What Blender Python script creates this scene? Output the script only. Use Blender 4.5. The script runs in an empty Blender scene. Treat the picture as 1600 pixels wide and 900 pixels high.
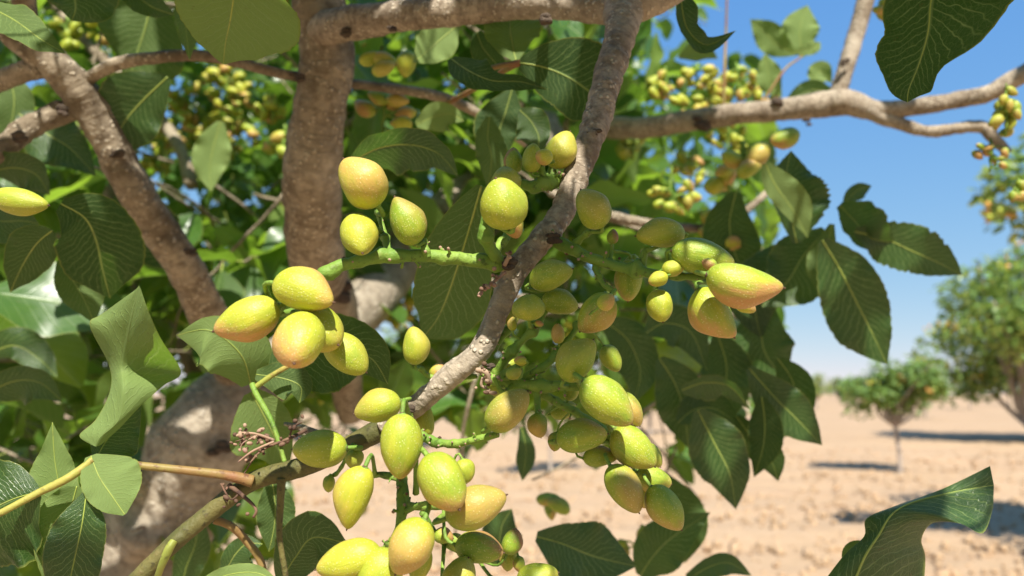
import bpy, math, random
from mathutils import Vector, Matrix, noise
R = math.radians
rnd = random.Random(7)
C = bpy.context.scene.collection
scn = bpy.context.scene

# ---------------------------------------------------------------- camera, sky, sun, exposure
CAM = Vector((0, 0, 1.30))
PITCH = R(8.1)
LENS = 26.0
F = LENS / 36 * 1600
cam = bpy.data.cameras.new("camera"); cam_o = bpy.data.objects.new("camera", cam); C.objects.link(cam_o)
cam_o.location = CAM; cam_o.rotation_euler = (math.pi / 2 + PITCH, 0, 0)
cam.lens = LENS; cam.sensor_width = 36; cam.clip_start = 0.01; cam.clip_end = 3000
cam.dof.use_dof = True; cam.dof.focus_distance = 0.232; cam.dof.aperture_fstop = 12
scn.camera = cam_o

SUN_EL, SUN_AZ = R(50), R(6)          # behind the camera, a little to the right
SUN = Vector((math.sin(SUN_AZ) * math.cos(SUN_EL), -math.cos(SUN_AZ) * math.cos(SUN_EL), math.sin(SUN_EL)))
w = bpy.data.worlds.new("World"); scn.world = w; w.use_nodes = True
nt = w.node_tree; nt.nodes.clear()
sky = nt.nodes.new("ShaderNodeTexSky"); sky.sky_type = 'NISHITA'; sky.sun_disc = False
sky.sun_elevation = SUN_EL; sky.sun_rotation = R(180) - SUN_AZ
sky.air_density = 1.0; sky.dust_density = 0.25; sky.ozone_density = 2.0; sky.altitude = 1200
bg = nt.nodes.new("ShaderNodeBackground"); bg.inputs[1].default_value = 0.073
ow = nt.nodes.new("ShaderNodeOutputWorld")
sc_ = nt.nodes.new("ShaderNodeSeparateColor"); cc_ = nt.nodes.new("ShaderNodeCombineColor"); nt.links.new(sky.outputs[0], sc_.inputs[0])
for ch, (k_, ref, pw) in enumerate(((1.18, 1.12, .82), (2.9, 1.9, .48), (5.9, 3.41, .12))):      # the phone's rendering of the clear sky: even blue, pale at the horizon
    m1 = nt.nodes.new("ShaderNodeMath"); m1.operation = 'POWER'; m1.inputs[1].default_value = pw; nt.links.new(sc_.outputs[ch], m1.inputs[0])
    m2 = nt.nodes.new("ShaderNodeMath"); m2.operation = 'MULTIPLY'; m2.inputs[1].default_value = k_ / ref ** pw; nt.links.new(m1.outputs[0], m2.inputs[0]); nt.links.new(m2.outputs[0], cc_.inputs[ch])
nt.links.new(cc_.outputs[0], bg.inputs[0]); nt.links.new(bg.outputs[0], ow.inputs[0])
sl = bpy.data.lights.new("sun", 'SUN'); sl.energy = 5.0; sl.angle = R(0.53); sl.color = (1, 0.95, 0.86)
so = bpy.data.objects.new("sun", sl); C.objects.link(so); so.rotation_euler = SUN.to_track_quat('Z', 'Y').to_euler()
so.location = SUN * 30
scn.view_settings.view_transform = 'Standard'; scn.view_settings.look = 'None'
scn.view_settings.exposure = 0.88; scn.view_settings.gamma = 1
scn.cycles.max_bounces = 8; scn.cycles.transmission_bounces = 6; scn.cycles.diffuse_bounces = 4

# ---------------------------------------------------------------- helpers
RX = Vector((1, 0, 0)); FW = Vector((0, math.cos(PITCH), math.sin(PITCH))); UP = Vector((0, -math.sin(PITCH), math.cos(PITCH)))
def P(x, y, d):
    """world point seen at picture position x, y (1600 x 900) at distance d along the view axis"""
    return CAM + FW * d + RX * ((x - 800) / F * d) + UP * (-(y - 450) / F * d)
def proj(p):
    q = p - CAM; d = q.dot(FW)
    if d <= 0.01: return (-9999, -9999, d)
    return (800 + q.dot(RX) / d * F, 450 - q.dot(UP) / d * F, d)

def empty(name, loc, label, cat, group=None):
    o = bpy.data.objects.new(name, None); C.objects.link(o); o.location = loc; o.empty_display_size = 0.02
    o['label'] = label; o['category'] = cat
    if group: o['group'] = group
    bpy.context.view_layer.update()
    return o
def link(name, me, parent=None, kind=None, label=None, smooth=True):
    o = bpy.data.objects.new(name, me); C.objects.link(o)
    if parent:
        o.parent = parent
        if parent.type == 'EMPTY': o.matrix_parent_inverse = Matrix.Translation(parent.location).inverted()
    if kind: o['kind'] = kind
    if label: o['label'] = label
    return o
def mesh(name, V, Fc, mats, uv=None, midx=None, tint=None, smooth=True):
    me = bpy.data.meshes.new(name); me.from_pydata([tuple(v) for v in V], [], Fc)
    for m in mats: me.materials.append(m)
    if smooth: me.polygons.foreach_set("use_smooth", [True] * len(me.polygons))
    if midx: me.polygons.foreach_set("material_index", midx)
    if uv:
        l = me.uv_layers.new(name="UVMap"); vi = [0] * len(me.loops); me.loops.foreach_get("vertex_index", vi)
        buf = []
        for i in vi: buf += uv[i]
        l.data.foreach_set("uv", buf)
    a = me.attributes.new("tint", 'FLOAT', 'POINT')
    a.data.foreach_set("value", tint if tint else [0.5] * len(V))
    me.update(); return me
def catmull(pts, n):
    """n samples through a list of equal-length tuples"""
    m = len(pts); out = []
    for i in range(n):
        t = i / (n - 1) * (m - 1); k = min(int(t), m - 2); f = t - k
        p0 = pts[max(k - 1, 0)]; p1 = pts[k]; p2 = pts[k + 1]; p3 = pts[min(k + 2, m - 1)]
        out.append(tuple(0.5 * (2 * b + (c - a) * f + (2 * a - 5 * b + 4 * c - d) * f * f + (-a + 3 * b - 3 * c + d) * f ** 3)
                         for a, b, c, d in zip(p0, p1, p2, p3)))
    return out
class Buf:
    def __init__(s): s.V = []; s.F = []; s.U = []; s.M = []; s.T = []
    def tube(s, pts, rad, sides=8, mat=0, bump=0.0, bscale=60, cap=True, tint=.5, knots=()):
        n = len(pts); base = len(s.V); a = None; dist = 0
        for i in range(n):
            t = (pts[min(i + 1, n - 1)] - pts[max(i - 1, 0)]).normalized()
            if a is None: a = t.orthogonal().normalized()
            a = (a - t * a.dot(t)).normalized(); b = t.cross(a)
            if i: dist += (pts[i] - pts[i - 1]).length
            for j in range(sides):
                an = 2 * math.pi * j / sides; dr = a * math.cos(an) + b * math.sin(an); r = rad[i]
                p = pts[i] + dr * r
                if bump:
                    r *= 1 + bump * noise.fractal(p * bscale, 0.6, 2.0, 3) + bump * .7 * noise.noise(Vector((dist * bscale * 3.2, an * .5, 1.3)))
                    for kp, kr, kh in knots:
                        q = (p - kp).length / kr
                        if q < 1: r *= 1 + kh * (1 - q * q) ** 2
                    p = pts[i] + dr * r
                s.V.append(p); s.U.append((j / sides, dist)); s.T.append(tint)
        for i in range(n - 1):
            for j in range(sides):
                k = (j + 1) % sides
                s.F.append((base + i * sides + j, base + i * sides + k, base + (i + 1) * sides + k, base + (i + 1) * sides + j)); s.M.append(mat)
        if cap:
            s.F.append(tuple(base + j for j in reversed(range(sides)))); s.M.append(mat)
            s.F.append(tuple(base + (n - 1) * sides + j for j in range(sides))); s.M.append(mat)
    def blob(s, c, r, axis=Vector((0, 0, 1)), ratio=1.4, mat=0, n=6, m=5, tint=.5):
        q = axis.to_track_quat('Z', 'Y'); base = len(s.V)
        for i in range(m + 1):
            th = math.pi * i / m
            for j in range(n):
                ph = 2 * math.pi * j / n
                s.V.append(c + q @ Vector((r * math.sin(th) * math.cos(ph), r * math.sin(th) * math.sin(ph), -r * ratio * math.cos(th))))
                s.U.append((0, 0)); s.T.append(tint)
        for i in range(m):
            for j in range(n):
                k = (j + 1) % n
                s.F.append((base + i * n + j, base + i * n + k, base + (i + 1) * n + k, base + (i + 1) * n + j)); s.M.append(mat)
    def obj(s, name, mats, parent=None, kind=None, label=None):
        return link(name, mesh(name, s.V, s.F, mats, uv=s.U, midx=s.M, tint=s.T), parent, kind, label)

# ---------------------------------------------------------------- materials
class G:
    def __init__(s, name):
        s.m = bpy.data.materials.new(name); s.m.use_nodes = True; s.t = s.m.node_tree; s.t.nodes.clear()
        s.out = s.n("OutputMaterial")
    def n(s, typ, **kw):
        nd = s.t.nodes.new("ShaderNode" + typ)
        for k, v in kw.items():
            if k.startswith('i_'):
                key = k[2:].replace('_', ' ')
                nd.inputs[int(key) if key.isdigit() else key].default_value = v
            else: setattr(nd, k, v)
        return nd
    def l(s, a, b): s.t.links.new(a, b)
    def math(s, op, a, b=None, c=None, clamp=False):
        nd = s.n("Math", operation=op); nd.use_clamp = clamp
        for i, v in enumerate((a, b, c)):
            if v is None: continue
            if isinstance(v, (int, float)): nd.inputs[i].default_value = v
            else: s.l(v, nd.inputs[i])
        return nd.outputs[0]
    def mix(s, fac, a, b, mode='MIX'):
        nd = s.n("MixRGB", blend_type=mode)
        for i, v in enumerate((fac, a, b)):
            if isinstance(v, (int, float)): nd.inputs[i].default_value = v
            elif isinstance(v, tuple): nd.inputs[i].default_value = v if len(v) == 4 else v + (1,)
            else: s.l(v, nd.inputs[i])
        return nd.outputs[0]
    def mapr(s, v, a, b, c=0., d=1.):
        nd = s.n("MapRange"); s.l(v, nd.inputs[0])
        for i, x in enumerate((a, b, c, d)): nd.inputs[i + 1].default_value = x
        return nd.outputs[0]
    def noise(s, vec, scale, detail=4, rough=.55, dist=0):
        nd = s.n("TexNoise"); nd.inputs['Scale'].default_value = scale; nd.inputs['Detail'].default_value = detail
        nd.inputs['Roughness'].default_value = rough; nd.inputs['Distortion'].default_value = dist
        if vec is not None: s.l(vec, nd.inputs['Vector'])
        return nd.outputs[0]
    def voro(s, vec, scale, feature='F1'):
        nd = s.n("TexVoronoi", feature=feature); nd.inputs['Scale'].default_value = scale; s.l(vec, nd.inputs['Vector'])
        return nd.outputs['Distance']
    def bump(s, h, strength, dist, normal=None):
        nd = s.n("Bump"); nd.inputs['Strength'].default_value = strength; nd.inputs['Distance'].default_value = dist
        s.l(h, nd.inputs['Height'])
        if normal is not None: s.l(normal, nd.inputs['Normal'])
        return nd.outputs[0]
    def bsdf(s, col, rough, nrm=None, **kw):
        b = s.n("BsdfPrincipled")
        for sock, v in (('Base Color', col), ('Roughness', rough)):
            if isinstance(v, (int, float)): b.inputs[sock].default_value = v
            elif isinstance(v, tuple): b.inputs[sock].default_value = v + (1,)
            else: s.l(v, b.inputs[sock])
        for k, v in kw.items(): b.inputs[k.replace('_', ' ')].default_value = v
        if nrm is not None: s.l(nrm, b.inputs['Normal'])
        return b

def leaf_material(name, veins=True, top=(.026, .068, .013), under=(.07, .14, .045), trans=(.14, .34, .02), tf=.32, serr=0):
    g = G(name)
    uv = g.n("UVMap").outputs[0]; sp = g.n("SeparateXYZ"); g.l(uv, sp.inputs[0])
    u = g.math('ABSOLUTE', g.math('MULTIPLY_ADD', sp.outputs[0], 2, -1)); v = sp.outputs[1]
    geo = g.n("NewGeometry"); pos = g.n("TexCoord").outputs['Object']
    oi = g.n("ObjectInfo").outputs['Random']
    at = g.n("Attribute", attribute_name="tint").outputs['Fac']
    cs = g.n("SeparateColor"); g.l([n for n in g.t.nodes if n.bl_idname == 'ShaderNodeObjectInfo'][0].outputs['Color'], cs.inputs[0])
    rn = g.math('FRACT', g.math('MULTIPLY_ADD', oi, cs.outputs[1], at))
    mid = g.mapr(u, .012, .05, 1, 0)
    if veins:
        wob = g.noise(uv, 3.5, 3, .6)
        s = g.math('ADD', g.math('MULTIPLY', v, 17), g.math('MULTIPLY', g.math('POWER', u, .8), -3.8))
        s = g.math('ADD', s, g.math('MULTIPLY', wob, 2.4))
        s = g.math('ADD', s, g.math('MULTIPLY', g.math('GREATER_THAN', sp.outputs[0], .5), .45))
        fr = g.math('PINGPONG', s, .5)
        sec = g.mapr(fr, .015, .11, 1, 0)
        fade = g.mapr(u, .5, .98, 1, .25)
        sec = g.math('MULTIPLY', sec, fade)
        vo = g.voro(uv, 26, 'DISTANCE_TO_EDGE')
        ter = g.mapr(vo, 0, .06, .38, 0)
        vo2 = g.voro(uv, 75, 'DISTANCE_TO_EDGE')
        ter2 = g.mapr(vo2, 0, .08, .16, 0)
        vein = g.math('MAXIMUM', g.math('MAXIMUM', g.math('MULTIPLY', sec, .9), mid), g.math('MAXIMUM', ter, ter2))
        hgt = g.math('ADD', g.math('MULTIPLY', vein, -1), g.math('MULTIPLY', g.noise(uv, 60, 3), .5))
    else:
        s = g.math('ADD', g.math('MULTIPLY', v, 9), g.math('MULTIPLY', u, -2.5))
        sec = g.mapr(g.math('PINGPONG', s, .5), 0, .1, .35, 0)
        vein = g.math('MAXIMUM', mid, sec); hgt = g.math('MULTIPLY', vein, -1)
    big = g.noise(uv, 2.2, 3)
    topc = g.mix(rn, top, (top[0] * 1.7, top[1] * 1.25, top[2] * 1.1))
    topc = g.mix(g.mapr(big, .3, .75, 0, .6), topc, (top[0] * .75, top[1] * .8, top[2] * .9))
    undc = g.mix(g.math('POWER', rn, 1.8), (under[0] * .3, under[1] * .36, under[2] * .26), (under[0] * 4.4, under[1] * 3.0, under[2] * 3.0))
    spots = g.mapr(g.noise(uv, 14, 4, .75), .66, .72, 0, .75)
    col = g.mix(geo.outputs['Backfacing'], topc, undc)
    col = g.mix(g.math('MULTIPLY', vein, .62), col, (.22, .31, .10))
    col = g.mix(spots, col, (.16, .11, .03))
    edge = g.mapr(u, .955, .99, 0, .7)
    col = g.mix(edge, col, (.25, .27, .06))
    nrm = g.bump(hgt, .4, .0005)
    rough = g.mapr(g.noise(uv, 7, 3), .3, .7, .28, .45)
    ru = g.mix(geo.outputs['Backfacing'], rough, (.6, .6, .6))
    b = g.bsdf(col, ru, nrm); g.l(g.mapr(geo.outputs['Backfacing'], 0, 1, .5, .2), b.inputs['Specular IOR Level'])
    tr = g.n("BsdfTranslucent"); tc = g.mix(g.math('MULTIPLY', vein, .85), g.mix(rn, trans, (trans[0] * 1.3, trans[1], trans[2])), (.42, .56, .14))
    tc = g.mix(g.mapr(big, .3, .7, 0, .35), tc, (trans[0] * .6, trans[1] * .6, trans[2])); tc = g.mix(spots, tc, (.08, .04, .01))
    g.l(tc, tr.inputs[0]); g.l(nrm, tr.inputs[1])
    mx = g.n("MixShader"); g.l(g.mapr(rn, 0, 1, tf * .5, tf * 1.4), mx.inputs[0])
    g.l(b.outputs[0], mx.inputs[1]); g.l(tr.outputs[0], mx.inputs[2]); g.l(mx.outputs[0], g.out.inputs[0])
    return g.m

def nut_material():
    g = G("pistachio_hull")
    oc = g.n("TexCoord").outputs['Object']; sp = g.n("SeparateXYZ"); g.l(oc, sp.inputs[0])
    oi = g.n("ObjectInfo"); cs = g.n("SeparateColor"); g.l(oi.outputs['Color'], cs.inputs[0])
    off = g.n("VectorMath", operation='ADD'); sc = g.n("VectorMath", operation='SCALE'); cmb = g.n("CombineXYZ")
    g.l(oi.outputs['Random'], cmb.inputs[0]); g.l(oi.outputs['Random'], cmb.inputs[1]); g.l(cmb.outputs[0], sc.inputs[0]); sc.inputs[3].default_value = 37
    g.l(oc, off.inputs[0]); g.l(sc.outputs[0], off.inputs[1]); q = off.outputs[0]
    green = (.17, .29, .022); yellow = (.56, .51, .04)
    base = g.mix(g.math('ADD', g.math('MULTIPLY_ADD', cs.outputs[1], .92, -.12), g.math('MULTIPLY', g.math('SUBTRACT', g.noise(q, 1.6, 3), .5), 1.3), clamp=True), green, yellow)
    base = g.mix(g.mapr(g.noise(q, 9, 4, .6), .35, .7, 0, .4), base, (.42, .46, .05))
    # blush climbs from the tip and one flank
    bl = g.math('ADD', g.math('MULTIPLY', sp.outputs[2], 1.25), g.math('MULTIPLY', g.math('SUBTRACT', g.noise(q, 2.6, 3), .5), 1.6))
    bl = g.math('ADD', bl, g.math('MULTIPLY', sp.outputs[0], .9))
    bl = g.math('MULTIPLY', g.mapr(bl, .42, 1.35), g.math('MULTIPLY', cs.outputs[0], 1.35), clamp=True)
    blc = g.mix(cs.outputs[2], (.60, .30, .12), (.33, .11, .07))
    col = g.mix(g.math('MULTIPLY', bl, .85), base, blc)
    # long fine striations and pale lenticels
    st = g.n("Mapping"); st.inputs['Scale'].default_value = (11, 11, 2.0); g.l(q, st.inputs[0])
    sn = g.noise(st.outputs[0], 1, 3, .6)
    col = g.mix(g.mapr(sn, .4, .7, 0, .3), col, (.30, .33, .03))
    iso = g.n("Mapping"); iso.inputs['Scale'].default_value = (1, 1, 2.7); g.l(q, iso.inputs[0]); q = iso.outputs[0]
    d = g.voro(q, 8.0); dots = g.mapr(d, .14, .28, 1, 0)
    sel = g.mapr(g.noise(q, 2.5, 2), .38, .5)
    dots = g.math('MULTIPLY', dots, sel)
    col = g.mix(g.math('MULTIPLY', dots, .5), col, (.72, .68, .34))
    d2 = g.mapr(g.voro(q, 3.1), .03, .05, .85, 0)
    d2 = g.math('MULTIPLY', d2, g.mapr(g.noise(q, 1.9, 1), .56, .6))
    col = g.mix(d2, col, (.07, .05, .02))
    h = g.math('ADD', g.math('MULTIPLY', sn, .7), g.math('ADD', g.math('MULTIPLY', dots, .35), g.math('MULTIPLY', g.noise(q, 14, 3), .5)))
    nrm = g.bump(h, .35, .0006)
    b = g.bsdf(col, g.mapr(g.noise(q, 8, 2), .3, .7, .38, .52), nrm, Specular_IOR_Level=.4)
    b.inputs['Subsurface Weight'].default_value = .10; b.inputs['Subsurface Radius'].default_value = (.004, .003, .001); b.inputs['Subsurface Scale'].default_value = 1
    g.l(b.outputs[0], g.out.inputs[0]); return g.m

def bark_material(name, dark, light, lent, scale=1.0, patch=.5):
    g = G(name)
    pos = g.n("TexCoord").outputs['Object']; uv = g.n("UVMap").outputs[0]
    n1 = g.noise(pos, 45 * scale, 6, .6); n2 = g.noise(pos, 260 * scale, 5, .65); n3 = g.noise(pos, 12 * scale, 3)
    mp = g.n("Mapping"); mp.inputs['Scale'].default_value = (5, 420 * scale, 1); g.l(uv, mp.inputs[0])
    rg = g.noise(mp.outputs[0], 1, 4, .6, .6)
    col = g.mix(g.mapr(n1, .3, .7), dark, light)
    col = g.mix(g.mapr(n2, .42, .62, 0, .6), col, (dark[0] * .55, dark[1] * .5, dark[2] * .45))
    col = g.mix(g.mapr(rg, .52, .68, 0, .5), col, (dark[0] * .5, dark[1] * .45, dark[2] * .4))
    col = g.mix(g.mapr(n3, .55, .72, 0, patch), col, (light[0] * 1.15, light[1] * 1.2, light[2] * 1.25))
    vo = g.voro(pos, 430 * scale); lt = g.mapr(vo, .20, .40, 1, 0)
    lt = g.math('MULTIPLY', lt, g.mapr(g.noise(pos, 70 * scale, 2), .42, .56))
    col = g.mix(g.math('MULTIPLY', lt, .75), col, lent)
    h = g.math('ADD', g.math('ADD', n1, g.math('MULTIPLY', n2, .55)), g.math('ADD', g.math('MULTIPLY', lt, .5), g.math('MULTIPLY', rg, -.5)))
    nrm = g.bump(h, .8, .0016 / scale)
    g.l(g.bsdf(col, .82, nrm, Specular_IOR_Level=.25).outputs[0], g.out.inputs[0]); return g.m

def simple_material(name, c1, c2, rough, scale=200, bump=.3, dist=.0004, sss=0):
    g = G(name); pos = g.n("TexCoord").outputs['Object']
    n = g.noise(pos, scale, 4); n2 = g.noise(pos, scale * .15, 3)
    col = g.mix(g.mapr(n2, .35, .65), c1, c2)
    col = g.mix(g.mapr(n, .57, .66, 0, .7), col, (c1[0] * .4, c1[1] * .35, c1[2] * .5)); col = g.mix(g.mapr(g.noise(pos, scale * .5, 3, .7), .58, .68, 0, .4), col, (min(1, c2[0] * 1.5), c2[1] * 1.3, c2[2] * 1.6))
    g.l(g.bsdf(col, rough, g.bump(n, bump, dist), Specular_IOR_Level=.35).outputs[0], g.out.inputs[0]); return g.m

def sand_material():
    g = G("sandy_soil"); pos = g.n("NewGeometry").outputs['Position']
    n1 = g.noise(pos, .35, 5, .6); n2 = g.noise(pos, 7, 6, .7); n3 = g.noise(pos, 42, 4, .7)
    col = g.mix(g.mapr(n1, .3, .7), (.42, .293, .178), (.35, .238, .14))
    col = g.mix(g.mapr(n2, .42, .68, 0, .55), col, (.50, .345, .215))
    col = g.mix(g.mapr(n3, .55, .72, 0, .45), col, (.31, .19, .11))
    mp = g.n("Mapping"); mp.inputs['Scale'].default_value = (.12, 3.2, 1); mp.inputs['Rotation'].default_value = (0, 0, R(8)); g.l(pos, mp.inputs[0])
    fur = g.noise(mp.outputs[0], 1, 3)
    col = g.mix(g.mapr(fur, .5, .7, 0, .3), col, (.47, .27, .15))
    h = g.math('ADD', g.math('ADD', n2, g.math('MULTIPLY', n3, .3)), fur)
    nrm = g.bump(h, .5, .03)
    g.l(g.bsdf(col, .95, nrm, Specular_IOR_Level=.15).outputs[0], g.out.inputs[0]); return g.m

M_LEAF = leaf_material("leaf_blade")
M_LEAFB = leaf_material("leaf_blade_background", veins=False, top=(.045, .115, .018), under=(.08, .17, .045), trans=(.24, .48, .03), tf=.40)
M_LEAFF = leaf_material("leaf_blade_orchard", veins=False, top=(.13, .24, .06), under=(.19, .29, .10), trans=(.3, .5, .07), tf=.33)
M_NUT = nut_material()
M_BARK = bark_material("young_branch_bark", (.19, .145, .10), (.48, .40, .30), (.64, .56, .43), 1.0)
M_LIMB = bark_material("limb_bark", (.165, .125, .08), (.43, .36, .26), (.54, .46, .34), .62, .35)
M_TRUNK = bark_material("trunk_bark", (.22, .18, .13), (.45, .39, .30), (.48, .42, .33), .4, .35)
M_STALK = simple_material("green_stalk", (.13, .24, .03), (.22, .33, .05), .6, 500, .9, .0006)
M_SHOOT = simple_material("olive_shoot", (.085, .085, .025), (.15, .13, .04), .6, 600, .9, .0006)
M_RED = simple_material("reddish_petiole", (.25, .11, .05), (.26, .20, .06), .55, 420, .8)
M_YEL = simple_material("yellow_petiole", (.30, .33, .06), (.40, .30, .08), .5, 420, .7)
M_RIB = simple_material("midrib_green", (.30, .38, .07), (.36, .42, .09), .5, 300, .2)
M_SCAR = simple_material("pale_scar", (.42, .30, .20), (.32, .19, .13), .85, 500, .6)
M_SCARD = simple_material("dark_bark_scar", (.05, .035, .025), (.11, .08, .055), .9, 700, 1, .0008)
M_DRY = simple_material("dry_brown", (.10, .055, .035), (.22, .13, .08), .85, 500, .8)
M_SAND = sand_material()
M_PALEB = simple_material("orchard_bark", (.30, .24, .19), (.40, .34, .28), .9, 30, .6, .01)

# ---------------------------------------------------------------- setting: ground and hills
def ground():
    V = []; Fc = []; N = 150
    rows = [-40, -20, -12, -8, -5] + [-3 + i * .14 for i in range(150)] + [18 + 1.2 ** k * .25 for k in range(1, 47)]
    rows = sorted(set(rows)); cols = [-900, -400, -150, -60, -30] + [-16 + i * .22 for i in range(160)] + [22, 30, 60, 150, 400, 900]
    for y in rows:
        for x in cols:
            z = 0.0
            if -4 < y < 60 and -17 < x < 25:
                p = Vector((x, y, 0)); k = min(1, max(0, (60 - y) / 40))
                z = (.05 * noise.fractal(p * .8, .7, 2, 3) + .022 * noise.noise(p * 4) + .018 * math.sin(y * 4.6 + .25 * x + 1.5 * noise.noise(p * .5))) * k
            z += .12 * noise.noise(Vector((x * .04, y * .04, 5)))
            V.append((x, y, z))
    w_ = len(cols)
    for i in range(len(rows) - 1):
        for j in range(w_ - 1):
            a = i * w_ + j; Fc.append((a, a + 1, a + w_ + 1, a + w_))
    return link("ground", mesh("ground", V, Fc, [M_SAND]), kind='structure')
ground()
def clods():
    b = Buf(); r = random.Random(3)
    for i in range(5500):
        y = 3.5 + 14 * r.random() ** 1.3; x = r.uniform(-.3, 1.0) * y * .95
        s = r.choice((.008, .010, .013, .018, .026, .04)) * r.uniform(.7, 1.3)
        c = Vector((x, y, .01 + .12 * noise.noise(Vector((x * .04, y * .04, 5)))))
        n0 = len(b.V); b.blob(c, s, Vector((r.gauss(0, 1), r.gauss(0, 1), r.gauss(0, .5) + .01)).normalized(), r.uniform(.7, 1.5), n=5, m=4)
        for k in range(n0, len(b.V)): b.V[k] = b.V[k] + Vector((r.uniform(-1, 1), r.uniform(-1, 1), r.uniform(-1, 1))) * s * .25
    b.obj("soil_clods", [M_SAND], kind='stuff')
clods()

# ---------------------------------------------------------------- leaves
def prof(v):      # ovate blade with a drawn-out tip
    return (math.sin(math.pi * v ** .82) ** .72) * (1 - .10 * v) if 0 < v < 1 else 0.0
def blade(C3, wR, wL, tilt, fold, back, nv=30, nu=12, wave=.10, curl=.0, seed=0, tilt2=None):
    """C3: centre-line points; wR/wL half widths in metres; -> verts, faces, uv, frames"""
    n = nv + 1; V = []; U = []; fr = []
    for i in range(n):
        v = i / nv; c = C3[i]; T = (C3[min(i + 1, n - 1)] - C3[max(i - 1, 0)]).normalized()
        vw = (c - CAM).normalized(); S = vw.cross(T)
        S = S.normalized() if S.length > 1e-4 else RX; N = S.cross(T).normalized()
        a = tilt if tilt2 is None else tilt + (tilt2 - tilt) * v
        S2 = S * math.cos(a) + N * math.sin(a); N2 = N * math.cos(a) - S * math.sin(a)
        fr.append((c, T, S2, N2))
        for j in range(nu + 1):
            u = j / nu * 2 - 1; wd = (wR[i] if u > 0 else wL[i]); au = abs(u)
            wav = wave * math.sin(v * 17 + (2.1 if u > 0 else 0) + seed) * au ** 2.2 + wave * .6 * math.sin(v * 33 + seed * 2 + (1 if u > 0 else 0)) * au ** 4
            rip = .012 * math.sin(v * 13 * 2 * math.pi - au * 20 + (2.8 if u > 0 else 0)) * math.sin(math.pi * au)
            V.append(c + S2 * (u * wd * math.cos(fold)) + N2 * (wd * (au * math.sin(fold) + wav + rip - curl * au * au)))
            U.append(((u + 1) / 2, v))
    Fc = []
    for i in range(nv):
        for j in range(nu):
            a = i * (nu + 1) + j; f = (a, a + 1, a + nu + 2, a + nu + 1)
            Fc.append(tuple(reversed(f)) if back else f)
    return V, Fc, U, fr

tree = empty("pistachio_tree", (-.56, .86, 0), "large pistachio tree with grey brown trunk and leathery leaves filling the left", "tree")
parts_count = {'leaf': 0}
def hero(pts, rw, lw, tilt=0, fold=10, back=False, label=None, wave=.10, curl=.05, rib=True, tint=.5, pet=None, tilt2=None, petmat=None, serr=0, slope=0):
    """a leaf traced by its midrib (x, y, depth) with half widths in picture units"""
    nv = 34
    if slope:
        ym = sum(p[1] for p in pts) / len(pts); pts = [(p[0], p[1], p[2] + (p[1] - ym) / F * p[2] / math.tan(R(slope))) for p in pts]
    cl = catmull(pts, nv + 1); C3 = [P(*c) for c in cl]
    def ws(lst):
        m = len(lst); s = catmull([(a,) for a in lst], nv + 1); return [max(a[0], 0) for a in s]
    R_, L_ = ws(rw), ws(lw); ct = max(.25, math.cos(R(tilt)))
    wR = [R_[i] * cl[i][2] / F / ct for i in range(nv + 1)]; wL = [L_[i] * cl[i][2] / F / ct for i in range(nv + 1)]
    sd = rnd.uniform(0, 6)
    if True:
        serr = max(serr, .035); rr = random.Random(int(sd * 1000))
        for i in range(2, nv):
            wR[i] *= 1 - serr * rr.random() * (i % 2); wL[i] *= 1 - serr * rr.random() * ((i + 1) % 2)
    V, Fc, U, fr = blade(C3, wR, wL, R(tilt), R(fold), back, nv=nv, nu=14, wave=wave, curl=curl, seed=sd, tilt2=None if tilt2 is None else R(tilt2))
    o = link("leaf", mesh("leaf", V, Fc, [M_LEAF], uv=U, tint=[tint] * len(V)), tree, label=label); o.color = (1, 0, 1, 1)
    parts_count['leaf'] += 1
    L = sum((C3[i + 1] - C3[i]).length for i in range(nv))
    b = Buf()
    rp = [fr[i][0] for i in range(nv + 1)]; rr = [max(.00012, L * .0062 * (1 - i / nv) ** .8) for i in range(nv + 1)]
    if rib:
        b.tube(rp, rr, 6); b.obj("midrib", [M_RIB], o)
    if pet:
        q = [P(*c) for c in catmull([p for p in pet] + [pts[0]], 12)]
        b = Buf(); b.tube(q, [L * .0115] * 11 + [L * .0095], 8); b.obj("petiole", [petmat or M_YEL], o)
    return o

def loft(rows, back=True, tint=.5, label=None, rib=True, wave=.012):
    """a folded leaf given by rows of (left, midrib, right) points, each (x, y, depth)"""
    nv, nu = 36, 8; A_, B_, C_ = [catmull([r_[k] for r_ in rows], nv + 1) for k in range(3)]
    V = []; U = []; Fc = []; sd = rnd.uniform(0, 6); mids = []
    for i in range(nv + 1):
        l, m, q = P(*A_[i]), P(*B_[i]), P(*C_[i]); mids.append(m); wd = (q - l).length
        for j in range(2 * nu + 1):
            u = j / nu - 1; e = l if u < 0 else q; p = m.lerp(e, abs(u))
            n_ = (p - CAM).normalized(); p = p - n_ * wd * (wave * math.sin(i * 1.1 - abs(u) * 6 + sd) * math.sin(math.pi * abs(u)) + wave * 2 * math.sin(i * .45 + sd + (2 if u > 0 else 0)) * abs(u) ** 2 + .05 * math.sin(math.pi * abs(u)))
            V.append(p); U.append(((u + 1) / 2, i / nv))
    w_ = 2 * nu + 1
    for i in range(nv):
        for j in range(2 * nu):
            a = i * w_ + j; f = (a, a + 1, a + w_ + 1, a + w_); Fc.append(tuple(reversed(f)) if back else f)
    o = link("leaf", mesh("leaf", V, Fc, [M_LEAF], uv=U, tint=[tint] * len(V)), tree, label=label); o.color = (1, 0, 1, 1); parts_count['leaf'] += 1
    if rib:
        L = sum((mids[i + 1] - mids[i]).length for i in range(nv)); b = Buf()
        b.tube(mids, [max(.0001, L * .0062 * (1 - i / nv) ** .8) for i in range(nv + 1)], 6); b.obj("midrib", [M_RIB], o)
    return o

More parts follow.
